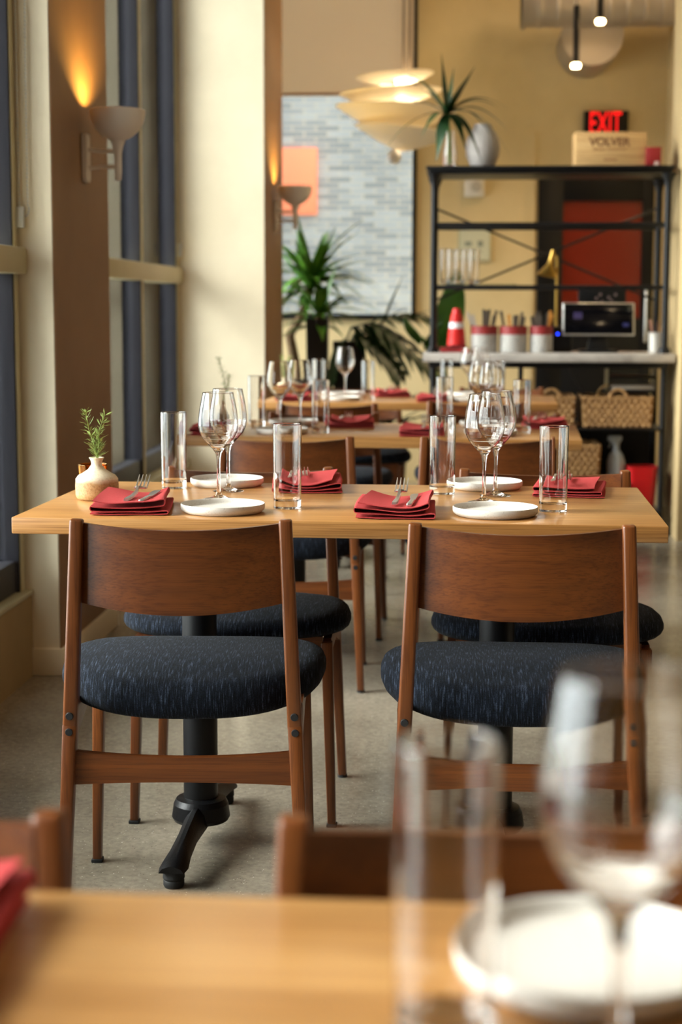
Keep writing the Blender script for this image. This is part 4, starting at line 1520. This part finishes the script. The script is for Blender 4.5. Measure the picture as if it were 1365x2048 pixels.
def basket(cx, cy, z, w_, d_, h, label, handle=True):
    r = thing('wicker_basket', label, 'basket', (cx, cy, z), 0, 'wicker baskets under the counter')
    bm = B()
    per = 2 * (w_ + d_)
    nu = int(per / 0.0072)
    nv = max(6, int(h / 0.005))

    def pos(s):
        s = s % per
        if s < w_:
            return -w_ / 2 + s, -d_ / 2, (0, -1)
        s -= w_
        if s < d_:
            return w_ / 2, -d_ / 2 + s, (1, 0)
        s -= d_
        if s < w_:
            return w_ / 2 - s, d_ / 2, (0, 1)
        s -= w_
        return -w_ / 2, d_ / 2 - s, (-1, 0)

    def f(u, v, k):
        s = per * u
        x, y, n_ = pos(s)
        zz = h * v
        row = int(zz / 0.024)
        a = math.sin(PI * (s / 0.032 + 0.5 * (row % 2))) ** 2
        c_ = abs(math.sin(PI * zz / 0.024))
        off = 0.010 * a * c_ + 0.002 if k else -0.006
        tp = 1 + 0.05 * v
        return Vector(((x + n_[0] * off) * tp, (y + n_[1] * off) * tp, zz))
    grid(bm, nu, nv, f, True)
    box(bm, -w_ / 2 + 0.004, w_ / 2 - 0.004, -d_ / 2 + 0.004, d_ / 2 - 0.004, 0, 0.008)
    obj('woven_body', bm, WICK, r, 1.0)
    bm = B()
    pts = []
    hw, hd = w_ / 2 * 1.05, d_ / 2 * 1.05
    crn = [(-hw, -hd), (hw, -hd), (hw, hd), (-hw, hd), (-hw, -hd)]
    for a, b_ in zip(crn, crn[1:]):
        for k in range(24):
            q = k / 24
            pts.append((a[0] + (b_[0] - a[0]) * q, a[1] + (b_[1] - a[1]) * q, h + 0.003 * math.sin(k * 1.6)))
    tube(bm, pts + [pts[0]], 0.010, 8)
    obj('rim', bm, WICK, r, 1.0)
    if handle:
        bm = B()
        tube(bm, [(0.0 + 0.045 * math.cos(a), -hd, h + 0.045 * math.sin(a)) for a in [PI * k / 12 for k in range(13)]], 0.008, 8)
        obj('handle', bm, WICK, r, 1.0)
    return r


basket(0.830, 8.66, 0.556, 0.335, 0.30, 0.150, 'handled wicker basket on the upper lower-shelf next to the pier')
basket(0.490, 8.66, 0.556, 0.225, 0.30, 0.150, 'wicker basket behind the corner of the farthest oak table')
basket(0.600, 8.66, 0.283, 0.270, 0.30, 0.175, 'tall wicker basket on the bottom shelf beside the spray bottle', False)
# contents: wrapped cables in the handled basket
bm = B(); tube(bm, [(0.79 + 0.055 * math.cos(a), 8.60 + 0.01 * math.sin(3 * a), 0.715 + 0.055 * math.sin(a)) for a in [2 * PI * k / 24 for k in range(25)]], 0.006, 8)
tag(obj('coiled_cable', bm, pbr('ochre_cable', (150, 108, 40), 0.5)), 'ochre coiled cable sticking out of the handled wicker basket', 'cable')
# tray stack under the counter
r = thing('document_tray', 'dark stacked document tray with pale papers under the counter', 'tray', (0.905, 8.68, 0.730))
bm = B(); box(bm, -0.12, 0.13, -0.12, 0.12, 0.0, 0.018, 0.003); box(bm, -0.12, 0.13, -0.12, 0.12, 0.075, 0.085, 0.003); box(bm, -0.12, -0.112, -0.12, 0.12, 0, 0.13); box(bm, 0.122, 0.13, -0.12, 0.12, 0, 0.13)
obj('tray', bm, BLACK, r)
bm = B(); box(bm, -0.105, 0.115, -0.125, 0.10, 0.020, 0.040, 0.001); obj('papers', bm, pbr('grey_paper', (150, 140, 128), 0.7), r)
bm = B(); tube(bm, [(0.60, 8.85, 0.89), (0.605, 8.84, 0.83), (0.64, 8.82, 0.76), (0.69, 8.80, 0.70)], 0.004, 8); tag(obj('hanging_cable', bm, BLACK), 'thin black cable hanging down behind the counter', 'cable')
# spray bottle
r = thing('spray_bottle', 'clear white spray bottle on the bottom shelf between basket and red bin', 'bottle', (0.836, 8.60, 0.283))
bm = B(); lathe(bm, [(0, 0), (0.042, 0), (0.047, 0.01), (0.047, 0.09), (0.036, 0.125), (0.018, 0.150), (0.015, 0.175), (0, 0.175)], 32); obj('bottle_body', bm, pbr('milky_plastic', (184, 192, 198), 0.35), r)
bm = B(); cyl(bm, 0, 0, 0.175, 0.195, 0.018, 20); box(bm, -0.045, 0.028, -0.012, 0.012, 0.195, 0.225, 0.006); beam(bm, (-0.022, 0, 0.196), (-0.040, 0, 0.160), 0.006, 0.016, 0.005, 0.014, 0.002); obj('spray_head', bm, pbr('pale_spray_plastic', (170, 172, 170), 0.4), r)
# red bin
r = thing('waste_bin', 'bright red bin low under the counter beside the spray bottle', 'bin', (0.968, 8.58, 0.1275))
bm = B()


def binf(u, v, k):
    a = 2 * PI * u
    q = (abs(math.cos(a)) ** 6 + abs(math.sin(a)) ** 6) ** (-1 / 6)
    rr_ = (0.062 + 0.018 * v) - (0.004 if k else 0)
    return Vector((rr_ * q * math.cos(a), rr_ * q * math.sin(a) * 1.0, 0.225 * v + (0.004 if k else 0) * (1 - v)))


grid(bm, 48, 6, binf, True); box(bm, -0.058, 0.058, -0.058, 0.058, 0.0, 0.006)
obj('body', bm, pbr('bright_red_plastic', (190, 14, 20), 0.4), r, 0.9)

# ---------------------------------------------------------------- potted plants before the far window
POT = pbr('black_planter', (14, 14, 15), 0.6)


def planter(x, y, w_, h, label, nm='planter'):
    r = thing(nm, label, 'planter', (x, y, 0))
    bm = B()
    for z0, z1, a0, a1 in ((0, h, w_ * 0.40, w_ * 0.5),):
        vs = []
        for z_, a_ in ((z0, a0), (z1, a1), (z1, a1 - 0.02), (z1 - 0.06, a1 - 0.025)):
            vs.append([bm.verts.new((sx_ * a_, sy_ * a_, z_)) for sx_, sy_ in ((-1, -1), (1, -1), (1, 1), (-1, 1))])
        for a, b_ in zip(vs, vs[1:]):
            for k in range(4):
                bm.faces.new((a[k], a[(k + 1) % 4], b_[(k + 1) % 4], b_[k]))
        bm.faces.new(vs[0]); bm.faces.new(vs[-1])
    obj('pot', bm, POT, r, 0.5)
    bm = B(); grid(bm, 8, 8, lambda u, v: Vector(((u - 0.5) * (w_ - 0.05), (v - 0.5) * (w_ - 0.05), h - 0.05 + 0.01 * noise.noise(Vector((u * 6, v * 6, x)))))); obj('soil', bm, BARK, r)
    return r


def yucca(name, label, base, pts_trunk, crown, nl, L0, seed, mat, spread=1.0, extra=()):
    rnd = random.Random(seed)
    r = thing(name, label, 'plant', (0, 0, 0))
    bm = B(); tube(bm, pts_trunk, [0.036 - 0.016 * k / (len(pts_trunk) - 1) for k in range(len(pts_trunk))], 12); obj('trunk', bm, BARK, r, 1.0)
    bm = B()
    c_ = Vector(crown)
    for k in range(nl):
        a = 2 * PI * k * 0.381966 + rnd.random() * 0.4
        el = R_(rnd.uniform(-30, 62))
        ln = L0 * rnd.uniform(0.65, 1.1)
        d = Vector((math.cos(a) * math.cos(el), 0.6 * math.sin(a) * math.cos(el), math.sin(el)))
        tip = c_ + d * ln - Vector((0, 0, ln * 0.25 * math.cos(el)))
        tip.y = min(tip.y, 10.9)
        if tip.x < -1.40:
            tip.x = -1.40
        leaf(bm, c_ + d * 0.02 - Vector((0, 0, rnd.uniform(0, 0.10))), tip, rnd.uniform(0.045, 0.07), ln * 0.16 * math.cos(el), 12, 0.3)
    for tip, ww, ar in extra:
        leaf(bm, c_, tip, ww, ar, 14, 0.3)
    obj('leaves', bm, mat, r, 1.2)
    return r


planter(-0.985, 10.15, 0.30, 0.72, 'tall black planter holding the spiky yucca beside the second pier')
yucca('yucca', 'tall spiky yucca with bright strap leaves before the far window', None,
      [(-0.985, 10.15, 0.64), (-1.00, 10.10, 0.85), (-1.02, 10.02, 1.00), (-0.95, 9.95, 1.10), (-0.90, 9.93, 1.22), (-0.885, 9.92, 1.33)],
      (-0.885, 9.92, 1.34), 64, 0.44, 3, LEAF, 1.0,
      (((-0.526, 9.85, 1.70), 0.045, 0.10), ((-0.80, 9.9, 1.62), 0.04, 0.0), ((-0.62, 9.9, 1.10), 0.05, 0.14), ((-0.44, 9.8, 1.27), 0.045, 0.16), ((-0.72, 9.8, 1.04), 0.07, 0.08), ((-0.96, 9.9, 1.72), 0.05, 0.0), ((-0.53, 9.95, 1.48), 0.04, 0.08),
       ((-0.47, 9.9, 1.10), 0.05, 0.18), ((-0.63, 9.95, 1.60), 0.04, 0.02), ((-0.50, 9.75, 1.44), 0.045, 0.03), ((-0.40, 9.9, 1.18), 0.04, 0.20), ((-0.66, 9.7, 1.20), 0.06, 0.10), ((-0.58, 9.7, 1.36), 0.05, 0.08), ((-1.10, 9.8, 1.50), 0.06, 0.05), ((-1.08, 9.75, 1.20), 0.06, 0.10)))
planter(-0.815, 9.62, 0.125, 1.10, 'slim tall black planter left of the drooping plant', 'tall_planter')
yucca('young_yucca', 'low tuft of strap leaves rising from the slim black planter', None, [(-0.815, 9.62, 1.03), (-0.80, 9.62, 1.14)], (-0.80, 9.62, 1.15), 26, 0.34, 9, LEAF, 1.0,
      (((-0.46, 9.60, 1.20), 0.045, 0.10), ((-0.40, 9.66, 1.10), 0.04, 0.16)))
planter(-0.635, 9.70, 0.18, 0.97, 'wider black planter holding the drooping split-leaf plant', 'tall_planter')
# split-leaf philodendron drooping to the right
r = thing('split_leaf_plant', 'dark split-leaf plant drooping toward the shelf unit from its planter', 'plant', (0, 0, 0))
bm = B()
bl = B()
rnd = random.Random(12)


def split_leaf(rib, n, ln, w_, dirs=(1,), dz=-1.0, yj=0.10):
    rib = [Vector(p) for p in rib]
    tube(bm, rib, 0.008, 8, True, 0.003)
    m_ = len(rib) - 1
    for k in range(n):
        s = 0.22 + 0.78 * k / (n - 1)
        f = s * m_
        i = min(int(f), m_ - 1)
        p = rib[i].lerp(rib[i + 1], f - i)
        d = (rib[i + 1] - rib[i]).normalized()
        for sg in (-1, 1):
            out = Vector((d.x * 0.55, sg * 0.45, dz * 0.8)).normalized() if sg < 0 else Vector((d.x * 0.7 + 0.15, 0.7, dz * 0.5)).normalized()
            l_ = ln * (0.55 + 0.6 * math.sin(PI * s)) * rnd.uniform(0.85, 1.1)
            tip = p + out * l_
            tip.y = min(tip.y, 10.85)
            leaf(bl, p, tip, w_ * rnd.uniform(1.3, 1.75), 0.035, 9, 0.12)


split_leaf([(-0.66, 9.70, 0.95), (-0.62, 9.68, 1.05), (-0.50, 9.66, 1.08), (-0.36, 9.64, 1.00), (-0.22, 9.62, 0.88), (-0.12, 9.60, 0.78)], 9, 0.27, 0.045)
split_leaf([(-0.64, 9.72, 0.95), (-0.60, 9.74, 1.02), (-0.52, 9.76, 1.02), (-0.42, 9.78, 0.92), (-0.34, 9.80, 0.80)], 8, 0.24, 0.04)
split_leaf([(-0.64, 9.66, 0.95), (-0.56, 9.60, 1.00), (-0.44, 9.55, 0.90), (-0.36, 9.52, 0.78)], 7, 0.20, 0.04)
split_leaf([(-0.62, 9.72, 0.95), (-0.48, 9.80, 1.10), (-0.30, 9.85, 1.13), (-0.16, 9.9, 1.08)], 7, 0.18, 0.045, dz=-0.4)
split_leaf([(-0.63, 9.70, 0.95), (-0.66, 9.62, 0.98), (-0.70, 9.52, 0.90), (-0.72, 9.47, 0.76)], 6, 0.18, 0.04)
leaf(bl, (-0.44, 9.72, 1.06), (-0.31, 9.68, 1.37), 0.05, 0.0); leaf(bl, (-0.46, 9.72, 1.06), (-0.28, 9.7, 1.17), 0.06, 0.02); leaf(bl, (-0.30, 9.8, 1.08), (-0.14, 9.75, 1.15), 0.05, 0.03)
obj('stalks', bm, DLEAF, r, 1.0)
obj('leaves', bl, DLEAF, r, 1.2)
# low dark pot plant at the foot
planter(-0.42, 9.92, 0.26, 0.42, 'low black planter half hidden behind the farthest table')
yucca('low_fern', 'low dark green plant on the floor between planters and shelf', None, [(-0.42, 9.92, 0.36), (-0.42, 9.92, 0.45)], (-0.42, 9.92, 0.46), 26, 0.38, 21, DLEAF)
# banana leaf plant behind the shelf
planter(-0.04, 9.50, 0.28, 0.45, 'black planter on the floor behind the shelf unit')
r = thing('banana_plant', 'broad-leaved green plant rising behind the end of the shelf unit', 'plant', (0, 0, 0))
bm = B(); tube(bm, [(-0.04, 9.50, 0.38), (-0.05, 9.48, 0.70), (-0.07, 9.45, 0.93)], 0.014, 10); tube(bm, [(-0.04, 9.5, 0.38), (-0.12, 9.5, 0.8), (-0.2, 9.5, 1.0)], 0.011, 10); obj('stalk', bm, LEAF, r)
bm = B()


def broad(p0, p1, w_, arch=0.03):
    p0, p1 = Vector(p0), Vector(p1)

    def f(u, v):
        c_ = p0.lerp(p1, v) + Vector((0, -arch * math.sin(PI * v), 0))
        ww = w_ * math.sin(PI * min(1, v * 0.93 + 0.06)) ** 0.7
        q = 2 * u - 1
        return c_ + Vector((q * ww / 2, 0.05 * abs(q) * ww + 0.006 * math.sin(v * 40) * abs(q), 0.0)) + Vector((0, 0, -0.03 * abs(q)))
    grid(bm, 10, 28, f)


broad((-0.09, 9.45, 0.88), (0.00, 9.42, 1.40), 0.17)
broad((-0.20, 9.50, 0.98), (-0.30, 9.45, 1.12), 0.07)
broad((-0.18, 9.50, 0.96), (-0.08, 9.3, 1.10), 0.08)
obj('leaves', bm, BLEAF, r, 1.2)

# small wall plant by the pier
r = thing('wall_plant', 'light green leafy plant in a small pot on the cream pier by the shelf', 'plant', (1.20, 8.20, 1.50))
bm = B(); lathe(bm, [(0, 0), (0.04, 0), (0.055, 0.09), (0.05, 0.09), (0.036, 0.01), (0, 0.01)], 28); box(bm, -0.02, 0.02, 0.045, 0.079, 0.03, 0.07); obj('pot', bm, CER, r)
bm = B()
rnd = random.Random(4)
for k in range(22):
    a = rnd.random() * 2 * PI
    rr_ = rnd.uniform(0.05, 0.14)
    tip = Vector((rr_ * math.cos(a), min(0.07, rr_ * math.sin(a)), rnd.uniform(0.05, 0.19)))
    leaf(bm, (0, 0, 0.08), tip, 0.026, 0.04, 8, 0.2)
leaf(bm, (0, 0, 0.08), (-0.135, 0, 0.17), 0.03, 0.05, 8); leaf(bm, (0, 0, 0.08), (-0.13, -0.02, 0.10), 0.03, 0.06, 8)
obj('leaves', bm, LEAF, r, 1.2)
